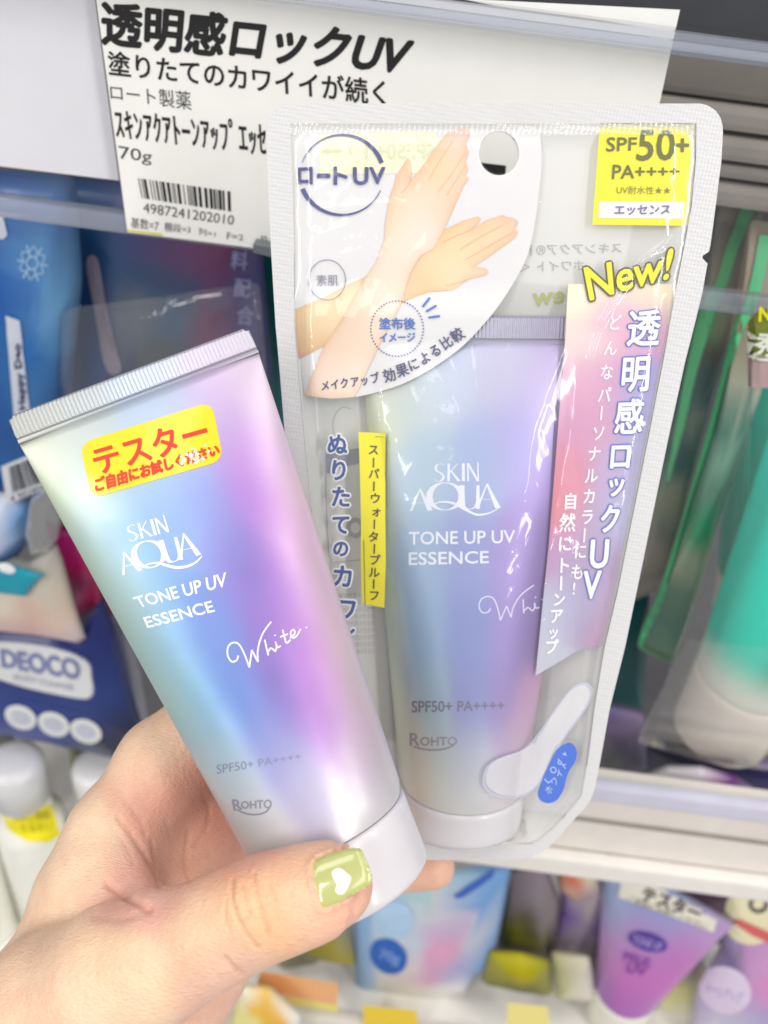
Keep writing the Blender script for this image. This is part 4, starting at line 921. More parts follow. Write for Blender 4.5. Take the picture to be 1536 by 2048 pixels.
FOLDS = [([(467, 1757), (465, 1800), (475, 1835), (495, 1870), (516, 1896)], 2.4, .55), ([(507, 1748), (515, 1790), (525, 1830), (537, 1872)], 2.4, .6), ([(485, 1770), (492, 1805), (502, 1832)], 2.0, .4), ([(538, 1768), (550, 1800), (556, 1842)], 2.0, .4), ([(524, 1775), (531, 1812)], 1.8, .25),
         ([(476, 1850), (500, 1835), (522, 1840)], 2.0, .3), ([(580, 1778), (588, 1820)], 2.2, .25), ([(596, 1790), (600, 1835)], 2.0, .2), ([(497, 1745), (503, 1720)], 2.0, .3), ([(455, 1790), (450, 1830), (458, 1860)], 2.2, .25), ([(470, 1815), (498, 1822), (520, 1812)], 1.8, .2),
         ([(236, 1636), (262, 1668), (286, 1704), (304, 1738), (318, 1775)], 4.0, .45), ([(303, 1682), (310, 1720), (312, 1745)], 3.5, .35), ([(215, 1768), (240, 1786), (266, 1803), (296, 1818)], 5.0, 1.0), ([(376, 1667), (371, 1715), (377, 1755)], 4.0, .4),
         ([(405, 1590), (418, 1620), (412, 1660), (390, 1690)], 4.0, .35), ([(452, 1918), (466, 1934), (480, 1948)], 3.5, .6), ([(250, 1600), (280, 1640), (290, 1670)], 3.5, .2), ([(190, 1832), (240, 1838), (300, 1822)], 7, .3), ([(225, 1655), (250, 1690), (268, 1730)], 3, .15), ([(330, 1640), (345, 1690)], 3, .15)]
dis = np.zeros(nv); red = np.zeros(nv)
for pl, wd, am in FOLDS:
    best = np.full(nv, 1e9)
    pl = spline(pl, 5)
    for a, b in zip(pl[:-1], pl[1:]):
        a = np.array(a); ab = np.array(b) - a; t = np.clip(((uv - a) @ ab) / (ab @ ab), 0, 1); best = np.minimum(best, np.linalg.norm(uv - a - t[:, None] * ab, axis=1))
    dis -= am * np.exp(-(best / wd) ** 2 / 2); red = np.maximum(red, min(.8, am * 1.2) * np.exp(-(best / (wd * 1.1)) ** 2 / 2))
bl_ = lambda c, s: np.exp(-(((uv - np.array(c)) / np.array(s)) ** 2).sum(1) / 2)
dis += 0.9 * bl_((288, 1776), (20, 34)) + 0.7 * bl_((350, 1600), (45, 40)) + 0.5 * bl_((430, 1700), (30, 45)) + 0.35 * bl_((505, 1810), (45, 40)) + .5 * bl_((335, 1885), (70, 30))
z5 = lambda *p: [(560 + a / 4.518, 1620 + b / 4.518) for a, b in p]
nailp = closed(z5((278, 590), (290, 495), (340, 432), (450, 390), (570, 350), (660, 336), (722, 342), (752, 400), (796, 500), (830, 618), (812, 668), (750, 716), (640, 776), (530, 838), (432, 886), (375, 888), (335, 830), (300, 700)), 3)
nl = np.array(nailp); best = np.full(nv, 1e9); near = (uv[:, 0] > 590) & (uv[:, 0] < 760) & (uv[:, 1] > 1670) & (uv[:, 1] < 1850)
best[near] = np.sqrt(((uv[near][:, None, :] - nl[None]) ** 2).sum(2)).min(1)
cn = nl.mean(0); outside = np.linalg.norm(uv - cn, axis=1) > 0.98 * np.array([np.linalg.norm(nl[np.argmin(((nl - p) ** 2).sum(1))] - cn) if k else 1e9 for p, k in zip(uv, near)])
dis += np.where(outside & near & (uv[:, 0] < 715), 0.75 * np.exp(-(best / 8.0) ** 2), 0)
dis *= facing
hv = hv + G * dis[:, None]
skinf = rbf([(60, 1980, (240, 205, 176)), (150, 1700, (243, 212, 182)), (300, 1500, (243, 210, 180)), (360, 1440, (242, 206, 176)), (330, 1580, (234, 178, 158)), (420, 1600, (222, 158, 140)), (400, 1700, (232, 180, 154)), (290, 1775, (238, 186, 170)), (470, 1690, (224, 164, 148)),
             (250, 1950, (243, 210, 178)), (420, 1860, (241, 204, 170)), (510, 1815, (236, 190, 148)), (600, 1790, (238, 196, 162)), (680, 1820, (240, 190, 166)), (450, 1960, (238, 196, 174)), (850, 1735, (238, 192, 168)), (200, 2040, (243, 212, 182))], 42)
hc = np.empty((nv, 3))
for i0 in range(0, nv, 50000): hc[i0:i0 + 50000] = 0.96 * skinf(uv[i0:i0 + 50000])
hc = (hc * (1 - 0.22 * red[:, None]) + np.array(lin((190, 116, 80))) * 0.22 * red[:, None]) * np.array([1.0, 1.0, 1.0])  # brown darkening of the creases painted into the skin colour
Wv = (hv / 1000) @ CM.T + np.array(C0)
M_skin = mat('skin', None, rough=0.42, var=0.06, bump=0.30, bscale=800, spec=0.4, sss=0.08)
nt = M_skin.node_tree; N = nt.nodes                                  # fine lines of the skin over the pores
bsdf = N['Principled BSDF']; old = [l.from_socket for l in nt.links if l.to_socket == bsdf.inputs['Normal']][0]
tcm = N.new('ShaderNodeTexCoord'); nm = N.new('ShaderNodeTexNoise'); nm.inputs['Scale'].default_value = 190; nm.inputs['Detail'].default_value = 7; nm.inputs['Roughness'].default_value = 0.65
nt.links.new(tcm.outputs['Object'], nm.inputs['Vector'])
rmp = N.new('ShaderNodeValToRGB'); rmp.color_ramp.elements[0].position = 0.35; rmp.color_ramp.elements[0].color = (0.97, 0.80, 0.74, 1); rmp.color_ramp.elements[1].position = 0.62; rmp.color_ramp.elements[1].color = (1.02, 1.02, 1.0, 1)
nt.links.new(nm.outputs['Fac'], rmp.inputs[0])
mm_ = N.new('ShaderNodeMix'); mm_.data_type = 'RGBA'; mm_.blend_type = 'MULTIPLY'; mm_.inputs[0].default_value = 0.45
oc = [l.from_socket for l in nt.links if l.to_socket == bsdf.inputs['Base Color']][0]
nt.links.new(oc, mm_.inputs[6]); nt.links.new(rmp.outputs[0], mm_.inputs[7]); nt.links.new(mm_.outputs[2], bsdf.inputs['Base Color'])
tc = N.new('ShaderNodeTexCoord'); mp = N.new('ShaderNodeMapping'); mp.inputs['Scale'].default_value = (520, 1500, 900); mp.inputs['Rotation'].default_value = (0.3, 0.4, 0.35)
vo = N.new('ShaderNodeTexVoronoi'); vo.feature = 'DISTANCE_TO_EDGE'; vo.inputs['Scale'].default_value = 1.0
nt.links.new(tc.outputs['Object'], mp.inputs[0]); nt.links.new(mp.outputs[0], vo.inputs['Vector'])
b2 = N.new('ShaderNodeBump'); b2.inputs['Strength'].default_value = 0.55; b2.inputs['Distance'].default_value = 0.0004
nt.links.new(vo.outputs['Distance'], b2.inputs['Height']); nt.links.new(old, b2.inputs['Normal']); nt.links.new(b2.outputs[0], bsdf.inputs['Normal'])
person = thing('person', 'person with a hand gripping tube and pouch, pale green thumb nail with heart', 'person', P(100, 2040, .2))
hand = mk('hand', Wv.tolist(), hf, M_skin, person, True, hc)
HS = Surf([Vector(v) for v in Wv[:]], hf, VP(0.2))
# thumb nail
class Nail:
    def __init__(s):
        c, _ = HS.hit(680, 1760); a, _ = HS.hit(640, 1772); b, _ = HS.hit(672, 1728); d, _ = HS.hit(690, 1795)
        s.al = (P(743, 1738, .17) - P(623, 1780, .17)).normalized()
        n = (b - d).cross(s.al).normalized(); s.n = n if n.dot(ray(683, 1757)) < 0 else -n
        s.al = (s.al - s.n * s.al.dot(s.n)).normalized(); s.ac = s.n.cross(s.al); s.q = c + s.n * 0.0015
    def hit(s, u, v):
        r = ray(u, v); t = (s.q - C0).dot(s.n) / r.dot(s.n)
        for _ in range(3):
            p = C0 + r * t; x = (p - s.q).dot(s.ac); y = (p - s.q).dot(s.al); h = -x * x / (2 * 0.0125) - y * y / (2 * 0.11)
            t = ((s.q + s.n * h) - C0).dot(s.n) / r.dot(s.n)
        p = C0 + r * t; return p, (s.n + s.ac * (x / 0.0125)).normalized()
NS = Nail()
V, F = cut_polys([nailp], 7); n = len(V)
top = [NS.hit(x, y) for x, y in V]; cxn = sum(p[0] for p in nailp) / len(nailp); cyn = sum(p[1] for p in nailp) / len(nailp)
edge_d = lambda x, y: min(math.hypot(x - a, y - b) for a, b in nailp)
pts = [p - nn * (0.00045 * (1 - min(1, edge_d(x, y) / 9.0)) ** 2) for (p, nn), (x, y) in zip(top, V)]
low = [p - nn * 0.0009 for p, nn in top]
ec = {}
for f in F:
    for a, b in zip(f, f[1:] + f[:1]): ec[tuple(sorted((a, b)))] = ec.get(tuple(sorted((a, b))), 0) + 1
rimq = [[a, b, b + n, a + n] for (a, b), k in ec.items() if k == 1]
M_nail = mat('green_nail_polish', (184, 188, 116), rough=0.18, coat=1.0, var=0.01, spec=0.6)
M_nail.node_tree.nodes['Principled BSDF'].inputs['Coat Roughness'].default_value = 0.03
nail = mk('thumb_nail', pts + low, F + [[i + n for i in f[::-1]] for f in F] + rimq, M_nail, person, True)
heart = closed(z5((468, 575), (490, 538), (530, 526), (566, 538), (600, 570), (642, 604), (630, 660), (602, 722), (574, 756), (538, 762), (508, 746), (500, 715), (512, 676), (492, 640)), 3)
V, F = cut_polys([heart], 6); pts = []
for x, y in V:
    p, nn = NS.hit(x, y); pts.append(p + nn * 0.00008)
fs = [f if (pts[f[1]] - pts[f[0]]).cross(pts[f[2]] - pts[f[0]]).dot(pts[f[0]] - C0) < 0 else f[::-1] for f in F]
mk('heart_mark', pts, fs, mat('white_nail_art', (242, 244, 238), rough=0.25, coat=0.8), nail, True)

# ================================================================== packs hanging and standing on the shelf
def pack(name, label, poly, D, T, color, mkey, group=None, cat='pack', colfn=None, rough=0.38, coat=0.12, wob=0.0012, seed=0, bump=0.25, smooth=0.12, m=None, surf=None):
    sf = surf or VP(D); c = sf.hit(sum(p[0] for p in poly) / len(poly), max(p[1] for p in poly))[0]
    r = thing(name, label, cat, c, group)
    mm = m or mat(mkey, None if colfn else color, rough=rough, coat=coat, bump=bump, bscale=60)
    o, s = pillow('body', rsmooth(poly, smooth), sf, T, mm, r, colfn, wob=wob, seed=seed); return r, s
def sheet(name, label, poly, D, m, group=None, cat='pouch'):
    """clear plastic outer bag, seen through"""
    return pack(name, label, poly, D, 0.006, None, None, group, cat, m=m, wob=0.0012)
M_bag = film('bag_film', haze=0.02, hcol=(225, 228, 235), rough=0.08, bump=0.7, bscale=45, gloss=1.6)
M_bag2 = film('bag_film_milky', haze=0.34, hcol=(206, 206, 200), rough=0.12, bump=0.5, bscale=45, gloss=1.4)
white = ink((236, 238, 242)); navy = ink((36, 48, 104)); 
# ---- left: blue packs on hooks
r, s = pack('deodorant_pack', 'deep blue hanging pack with pale snowflake and a white vertical strip, far left', [(-120, 330), (150, 350), (165, 560), (150, 700), (120, 900), (90, 1010), (-120, 980)], 0.325, 0.012, None, 'blue_pack', colfn=rbf([(0, 420, (0, 72, 156)), (100, 500, (92, 150, 204)), (40, 560, (0, 84, 170)), (140, 440, (70, 110, 165)), (130, 620, (96, 150, 196)), (60, 660, (14, 98, 172)), (90, 760, (50, 110, 170)), (10, 800, (0, 84, 160)), (110, 850, (20, 84, 150)), (60, 950, (10, 100, 180))], 30))
fl = []
for k in range(6):
    a = math.radians(8 + 60 * k); cx, cy = 66, 525
    fl.append(stroke([(cx + 8 * math.cos(a), cy + 10 * math.sin(a)), (cx + 30 * math.cos(a), cy + 38 * math.sin(a))], 4))
    for sg in (-.5, .5): fl.append(stroke([(cx + 18 * math.cos(a), cy + 23 * math.sin(a)), (cx + 27 * math.cos(a + sg), cy + 34 * math.sin(a + sg))], 3))
fl.append(ring(66, 525, 11, 13, 3.5, 20))
put('snowflake_mark', join(*fl), s, 0.0006, ink((150, 190, 224)), r, 0)
decal('side_strip', [[(12, 630), (40, 640), (66, 870), (32, 870)]], s, 0.0006, ink((205, 212, 226)), r, 12)
decal('side_strip', [[(-30, 430), (8, 434), (16, 470), (8, 478), (-30, 476)]], s, 0.0006, ink((200, 205, 222)), r, 12)
put('side_lettering', text_quad('Happy Deo', [(57, 815), (45, 684), (40, 818), (28, 688)]), s, 0.0010, navy, r, 0, bold=0.8)
# navy pack in a big clear bag
r, s = pack('blue_refill_pack', 'dark blue refill pack behind clear film with wine red stripe and pale lettering', [(110, 345), (520, 400), (528, 560), (545, 760), (400, 900), (130, 930), (120, 600)], 0.345, 0.010, None, 'navy_pack', colfn=rbf([(150, 420, (44, 92, 150)), (220, 480, (30, 78, 132)), (150, 700, (8, 88, 158)), (260, 520, (52, 82, 124)), (300, 450, (30, 62, 96)), (290, 600, (102, 112, 128)), (330, 520, (38, 70, 92)), (360, 620, (66, 98, 128)), (395, 560, (60, 78, 116)), (420, 520, (110, 58, 104)), (430, 640, (120, 54, 96)), (450, 580, (92, 66, 116)), (490, 560, (66, 66, 126)), (510, 650, (80, 84, 136)), (180, 640, (20, 74, 138)), (330, 700, (84, 90, 96)), (380, 720, (70, 84, 112)), (240, 720, (52, 62, 104)), (170, 850, (4, 84, 158)), (300, 800, (60, 68, 100))], 22))
put('side_lettering', text_chars([('料', 478, 520, 34, 40, .1, 0), ('配', 484, 575, 34, 40, .1, 0), ('合', 490, 630, 34, 40, .1, 0)]), s, 0.0006, ink((150, 150, 200)), r, 0, bold=0.8)
decal('front_strip', [closed([(174, 524), (196, 516), (212, 600), (232, 690), (244, 736), (226, 748), (208, 722), (190, 620)], 4)], s, 0.0006, ink((150, 142, 160)), r, 12)
put('strip_lettering', text_quad('ボディミルク', [(222, 700), (200, 615), (232, 697), (211, 612)]), s, 0.0010, ink((120, 110, 130)), r, 0)
sheet('clear_bag', 'empty looking clear bag with curved top edge before the dark blue pack', [(112, 622), (160, 614), (345, 590), (520, 565), (535, 780), (300, 860), (130, 840), (108, 700)], 0.318, M_bag)
pack('teal_box', 'narrow dark teal box between the dark blue pack and the pouch rim', [(505, 470), (700, 500), (720, 1000), (560, 1000), (528, 700)], 0.375, 0.006, (0, 92, 96), 'teal_box', rough=0.4, smooth=0.03)
# below: label, bags, magenta pack
lab = thing('barcode_label', 'white barcode label on the blue pack, just left of the held tube', 'label', VP(0.300).hit(50, 1000)[0])
V, F = cut_polys([[(2, 934), (75, 904), (110, 972), (14, 1008)]], 0); p1 = [VP(0.300).hit(x, y)[0] for x, y in V]; p2 = [p + Vector((0, .0006, 0)) for p in p1]
mk('label', p1 + p2, F + [[i + 4 for i in f[::-1]] for f in F] + [[i, (i + 1) % 4, 4 + (i + 1) % 4, 4 + i] for i in range(4)], ink((216, 220, 228)), lab, False)
qb = [(26, 988), (100, 962), (18, 934), (72, 912)]; bb = []; x = 0.0; random.seed(9)
while x < 0.97:
    wdt = random.choice([1, 2, 3]) / 60; bb.append([bil(qb, x, 0.05), bil(qb, x + wdt, 0.05), bil(qb, x + wdt, 1), bil(qb, x, 1)]); x += wdt + random.choice([1, 2]) / 60
decal('barcode', bb, VP(0.300), 0.0002, ink((50, 52, 66)), lab, 0)
put('barcode_number', text_quad('4 902806', [(22, 1004), (92, 976), (19, 992), (90, 966)]), VP(0.300), 0.0002, ink((60, 62, 76)), lab, 0)
r, s = pack('white_blue_pack', 'white and blue swollen pack under the barcode label at the left edge', [(-90, 985), (20, 985), (62, 1010), (66, 1060), (40, 1110), (0, 1130), (-90, 1140)], 0.312, 0.012, None, 'white_blue_pack', colfn=rbf([(0, 1010, (206, 220, 240)), (30, 1050, (190, 210, 240)), (55, 1030, (90, 150, 214)), (50, 1080, (20, 96, 176)), (10, 1110, (36, 120, 196)), (0, 1060, (214, 226, 244))], 16))
sheet('clear_bag', 'crumpled clear bag with bright wrinkles right of the white and blue pack', [(60, 1000), (112, 965), (128, 1030), (120, 1075), (105, 1100), (60, 1110), (50, 1060)], 0.300, film('bag_film_crumpled', haze=0.3, hcol=(190, 190, 190), rough=0.1, bump=1.0, bscale=70, gloss=3.0))
r, s = pack('teal_tag', 'bright teal paper tag with a white oval, above the beige pack', [(-60, 1118), (20, 1126), (60, 1140), (92, 1147), (70, 1165), (52, 1192), (-60, 1178)], 0.298, 0.002, (0, 160, 184), 'teal_tag', cat='tag', rough=0.5, smooth=0.03)
decal('oval', [ellipse(14, 1136, 18, 9, 20, .3)], s, 0.0006, white, r, 0)
r, s = pack('beige_pack', 'beige and cream clear faced pack with pink lower edge, above the navy pouch', [(-100, 1085), (60, 1120), (112, 1088), (124, 1120), (150, 1215), (172, 1275), (156, 1287), (80, 1272), (-100, 1250)], 0.306, 0.006, None, 'beige_pack', colfn=rbf([(10, 1205, (226, 218, 200)), (70, 1220, (222, 190, 172)), (110, 1170, (214, 206, 190)), (90, 1110, (190, 186, 178)), (120, 1240, (224, 200, 180)), (60, 1255, (222, 178, 180)), (150, 1270, (216, 196, 200)), (10, 1245, (226, 190, 190))], 18), smooth=0.06)
r, s = pack('magenta_pack', 'deep magenta pack with white edge tucked behind the beige pack', [(90, 1040), (114, 1050), (155, 1052), (190, 1106), (204, 1160), (203, 1216), (166, 1252), (150, 1240), (120, 1120)], 0.328, 0.006, None, 'magenta_pack', colfn=rbf([(140, 1080, (160, 24, 104)), (170, 1120, (196, 14, 100)), (180, 1200, (210, 10, 98)), (160, 1245, (220, 190, 210)), (150, 1190, (200, 130, 165)), (160, 1150, (140, 50, 96))], 16), smooth=0.06)
pack('pink_pack', 'small rose pink rounded pack between the magenta pack and the held tube', [(196, 1160), (240, 1150), (262, 1200), (246, 1226), (218, 1232), (204, 1200)], 0.335, 0.006, (182, 84, 112), 'rose_pack')
pack('grey_strip_pack', 'pale grey translucent pack edge running down beside the navy pouch', [(205, 1215), (250, 1215), (280, 1330), (300, 1460), (285, 1470), (255, 1380)], 0.345, 0.006, (150, 152, 166), 'pale_grey_pack')
# navy pouch with the oval badge
r, s = pack('body_wash_pouch', 'navy blue refill pouch with white oval badge and three white circles, lower left', [(-120, 1235), (120, 1262), (168, 1232), (206, 1196), (232, 1260), (262, 1375), (292, 1470), (262, 1526), (120, 1492), (-120, 1448)], 0.318, 0.012, None, 'navy_pouch', colfn=rbf([(50, 1300, (18, 44, 116)), (200, 1250, (2, 30, 112)), (215, 1380, (16, 50, 124)), (245, 1440, (10, 22, 70)), (275, 1480, (4, 12, 40)), (100, 1480, (24, 60, 140)), (10, 1400, (20, 54, 134))], 30), smooth=0.1)
bd = closed([(-60, 1282), (0, 1279), (50, 1282), (110, 1292), (160, 1308), (182, 1326), (186, 1352), (190, 1378), (184, 1394), (165, 1398), (110, 1388), (50, 1374), (0, 1358), (-60, 1340)], 3)
decal('badge', [bd], s, 0.0006, ink((120, 128, 172)), r, 12)
bcx, bcy = 90, 1340
decal('badge_panel', [[(bcx + (x - bcx) * .965, bcy + (y - bcy) * .93) for x, y in bd]], s, 0.0011, ink((222, 224, 226)), r, 12)
put('badge_lettering', text_quad('DEOCO', [(8, 1330), (162, 1355), (4, 1297), (158, 1316)]), s, 0.0016, ink((120, 128, 172)), r, 12, bold=2.0)
put('badge_lettering', text_quad('BODY CLEANSE', [(30, 1354), (148, 1377), (31, 1345), (149, 1366)]), s, 0.0016, ink((160, 164, 186)), r, 12)
for cx, cy in ((42, 1433), (108, 1447), (172, 1461)):
    dd = decal('white_circle', [ellipse(cx, cy, 33, 23, 28, 0.42)], s, 0.0006, ink((226, 228, 230)), r, 12)
    decal('circle_print', [ellipse(cx, cy, 19, 11, 20, 0.42)], s, 0.0011, ink((196, 202, 216)), dd, 12)
for a_ in (('うるおい洗浄成分配合', [(30, 1404), (180, 1436), (31, 1396), (181, 1428)]), ('デオドラント', [(60, 1484), (180, 1512), (61, 1476), (181, 1504)])): put('small_lettering', text_quad(*a_), s, 0.0006, ink((70, 96, 166)), r, 12)
# ---- bottles standing on the bottom shelf, left
def lathe(name, prof, base, material, parent, n=40):
    V = [base + Vector((r * math.cos(2 * math.pi * i / n), r * math.sin(2 * math.pi * i / n), z)) for z, r in prof for i in range(n)]
    F = [[k * n + i, k * n + (i + 1) % n, (k + 1) * n + (i + 1) % n, (k + 1) * n + i] for k in range(len(prof) - 1) for i in range(n)]
    F.append([(len(prof) - 1) * n + i for i in range(n)]); F.append(list(range(n))[::-1])
    return mk(name, V, F, material, parent, True), V, F
M_bot = mat('white_bottle', (240, 240, 230), rough=0.3, coat=0.3); M_bcap = mat('grey_bottle_cap', (222, 222, 224), rough=0.3, coat=0.3)
def zplane(z): return Plane((0, 0, z), (0, 0, 1))
def bottle(u, v, rad, h, label, yellow=False):
    b = zplane(zfl + 0.0004).hit(u, v)[0]; r = thing('lotion_bottle', label, 'bottle', b, 'white bottles on the bottom shelf')
    o, V, F = lathe('bottle_body', [(0, rad * .94), (0.003, rad), (h * .62, rad), (h * .67, rad * .96), (h * .70, rad * .80), (h * .72, rad * .74), (h * .80, rad * .72)], b, M_bot, r)
    lathe('bottle_cap', [(h * .802, rad * .70), (h * .806, rad * .80), (h * .97, rad * .78), (h * .99, rad * .72), (h, rad * .5)], b, M_bcap, r)
    return r, Surf(V, F, Plane(b, (0, -1, 0)))
r, s = bottle(106, 1822, 0.022, 0.185, 'white bottle with a yellow label standing behind the wrist, lower left')
decal('yellow_label', [[(-6, 1606), (50, 1612), (102, 1610), (120, 1670), (95, 1684), (55, 1682), (20, 1660)]], s, 0.0006, mat('yellow_label', (242, 228, 6), rough=0.45), r, 12)
put('label_lettering', join(text_quad('お試し価格', [(28, 1640), (98, 1636), (24, 1622), (96, 1620)]), text_quad('うるおい', [(45, 1664), (104, 1660), (40, 1648), (102, 1644)])), s, 0.0011, ink((170, 160, 20)), r, 12)
bottle(-16, 1846, 0.019, 0.125, 'white bottle with no label at the left edge, in front of the yellow labelled bottle')
bottle(238, 1806, 0.020, 0.172, 'white bottle half hidden by the hand, right of the yellow labelled bottle')
pack('olive_pack', 'dark olive and grey pack behind the white bottles, below the navy pouch', [(130, 1440), (330, 1480), (330, 1790), (190, 1780), (150, 1600)], 0.365, 0.006, None, 'olive_pack', 'packs behind the bottles', colfn=rbf([(180, 1520, (104, 108, 74)), (200, 1580, (120, 124, 90)), (240, 1520, (150, 150, 130)), (160, 1600, (196, 200, 120)), (220, 1650, (210, 212, 200)), (200, 1740, (214, 214, 206))], 20))
pack('grey_pack', 'dark grey pack edge at the far left behind the first white bottle', [(-120, 1430), (30, 1460), (40, 1620), (20, 1780), (-120, 1760)], 0.365, 0.006, None, 'dark_grey_pack', 'packs behind the bottles', colfn=rbf([(-20, 1500, (96, 98, 96)), (0, 1560, (110, 112, 108)), (10, 1640, (180, 182, 176)), (0, 1740, (190, 192, 188))], 20))
# ---- right: green packs
M_gfilm = film('green_bag_film', haze=0.30, hcol=(150, 172, 156), rough=0.15, bump=0.5, bscale=40, gloss=1.2)
def strip(r, s, pts, ws, col): put('green_edge', stroke(spline(pts, 5), [w_ for w_ in np.interp(np.linspace(0, 1, (len(pts) - 1) * 5 + 1), np.linspace(0, 1, len(ws)), ws)]), s, 0.0008, ink(col), r, 12)
cg = rbf([(1500, 450, (120, 118, 110)), (1460, 560, (128, 122, 112)), (1440, 640, (150, 134, 116)), (1440, 690, (90, 76, 80)), (1420, 760, (70, 96, 98)), (1400, 850, (110, 128, 118)), (1385, 900, (66, 96, 94)), (1360, 1000, (120, 128, 112)), (1340, 1080, (96, 104, 104)), (1320, 1100, (150, 142, 132)), (1300, 1150, (132, 128, 124)), (1420, 640, (80, 150, 108))], 22)
r, s = pack('green_edged_pouch', 'grey green clear pouch with a green edge nearest the white pouch rim', [(1440, 410), (1530, 420), (1500, 560), (1420, 800), (1370, 1010), (1325, 1180), (1262, 1200), (1262, 1120), (1320, 900), (1370, 720), (1405, 590)], 0.345, 0.006, None, 'green_pack_a', 'green edged pouches on hooks', colfn=lambda p: cg(p) * 1.45)
strip(r, s, [(1494, 418), (1462, 500), (1442, 565), (1415, 625), (1385, 740), (1362, 845), (1335, 960)], [26, 24, 22, 26, 20, 14, 5], (110, 206, 146))
cg2 = rbf([(1500, 560, (150, 140, 126)), (1480, 640, (140, 124, 108)), (1455, 760, (150, 156, 138)), (1440, 830, (62, 110, 100)), (1440, 900, (110, 146, 128)), (1420, 960, (86, 122, 106)), (1400, 1040, (50, 128, 92)), (1390, 1120, (136, 144, 124)), (1360, 1200, (96, 122, 108)), (1340, 1280, (80, 116, 112)), (1330, 1310, (130, 170, 130))], 24)
r, s = pack('green_edged_pouch', 'grey green clear pouch with a bright green edge, second from the white pouch rim', [(1500, 440), (1580, 450), (1530, 760), (1450, 1000), (1400, 1180), (1352, 1324), (1318, 1314), (1272, 1292), (1320, 1190), (1370, 1030), (1430, 820), (1480, 620)], 0.328, 0.007, None, 'green_pack_b', 'green edged pouches on hooks', colfn=lambda p: cg2(p) * 1.45)
strip(r, s, [(1530, 470), (1506, 590), (1478, 650), (1450, 740), (1416, 872), (1370, 1015), (1324, 1180), (1296, 1250), (1280, 1293)], [24, 24, 22, 20, 20, 19, 16, 9, 6], (96, 216, 148))
strip(r, s, [(1280, 1293), (1320, 1312), (1350, 1324)], [5, 5, 5], (120, 190, 140))
# third: clear pouch with a teal tube
tq = thing('sunscreen_tube', 'bright teal tube with white lower end hanging in a clear pouch at the right edge', 'tube', P(1440, 1470, .36))
TA0, TA1 = (1752, 889), (1438, 1462)
zq0 = (VP(0.296).hit(*TA0)[0] - C0).dot(_F); zq1 = (VP(0.296).hit(*TA1)[0] - C0).dot(_F)
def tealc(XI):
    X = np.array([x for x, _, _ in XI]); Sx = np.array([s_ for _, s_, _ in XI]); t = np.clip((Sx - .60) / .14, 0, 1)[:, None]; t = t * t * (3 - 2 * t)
    a = np.array(lin((0, 226, 198)))[None] * np.ones((len(X), 1)); dk = np.exp(-((X - 0.32) / .16) ** 2)[:, None] * .45 + np.exp(-((X + 0.75) / .12) ** 2)[:, None] * .3  # dark lengthwise bands paint the tube's shadows into its teal
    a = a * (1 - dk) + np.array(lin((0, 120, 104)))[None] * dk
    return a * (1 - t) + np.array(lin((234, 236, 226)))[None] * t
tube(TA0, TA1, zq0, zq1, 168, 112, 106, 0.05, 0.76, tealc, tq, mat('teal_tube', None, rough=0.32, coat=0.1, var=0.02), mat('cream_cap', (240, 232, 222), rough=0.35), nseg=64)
tq2 = thing('sunscreen_tube', 'darker teal tube behind the bright teal one, under the olive label', 'tube', P(1500, 1240, .38))
UA0, UA1 = (1610, 700), (1500, 1230)
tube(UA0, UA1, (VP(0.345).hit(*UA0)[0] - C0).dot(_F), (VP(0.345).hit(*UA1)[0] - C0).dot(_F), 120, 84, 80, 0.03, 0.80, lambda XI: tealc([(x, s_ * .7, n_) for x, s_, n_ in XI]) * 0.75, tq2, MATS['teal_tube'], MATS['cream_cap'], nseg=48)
gp = [(1518, 470), (1660, 490), (1700, 900), (1640, 1560), (1534, 1540), (1420, 1526), (1352, 1508), (1274, 1484), (1331, 1362), (1395, 1182), (1461, 966), (1500, 830), (1500, 640)]
r, s = pack('green_edged_pouch', 'clear pouch with olive label around the teal tube at the right edge', gp, 0.266, 0.004, None, None, 'green edged pouches on hooks', m=film('green_pouch_film', haze=0.02, hcol=(200, 206, 196), rough=0.08, bump=0.5, bscale=40, gloss=0.9), smooth=0.05)
decal('olive_label', [[(1502, 640), (1520, 618), (1620, 600), (1640, 720), (1486, 706), (1490, 670)]], s, 0.0006, ink((118, 128, 40)), r, 14)
decal('pink_panel', [[(1486, 708), (1640, 720), (1640, 778), (1466, 772)]], s, 0.0006, ink((176, 150, 150)), r, 14)
put('label_lettering', text_chars([('透', 1522, 690, 62, 62, .1, .1)]), s, 0.0012, ink((220, 226, 210)), r, 0, bold=1.4)
put('label_lettering', text_quad('New', [(1516, 640), (1580, 632), (1518, 612), (1580, 604)]), s, 0.0012, ink((226, 220, 20)), r, 0, bold=1.4)
decal('lower_seal', [[(1378, 1276), (1680, 1310), (1660, 1580), (1534, 1542), (1420, 1526), (1352, 1508), (1276, 1484), (1331, 1362)]], s, 0.0006, film('lower_seal_film', haze=0.08, hcol=(222, 216, 206), rough=0.15, bump=0.3, bscale=40), r, 14)
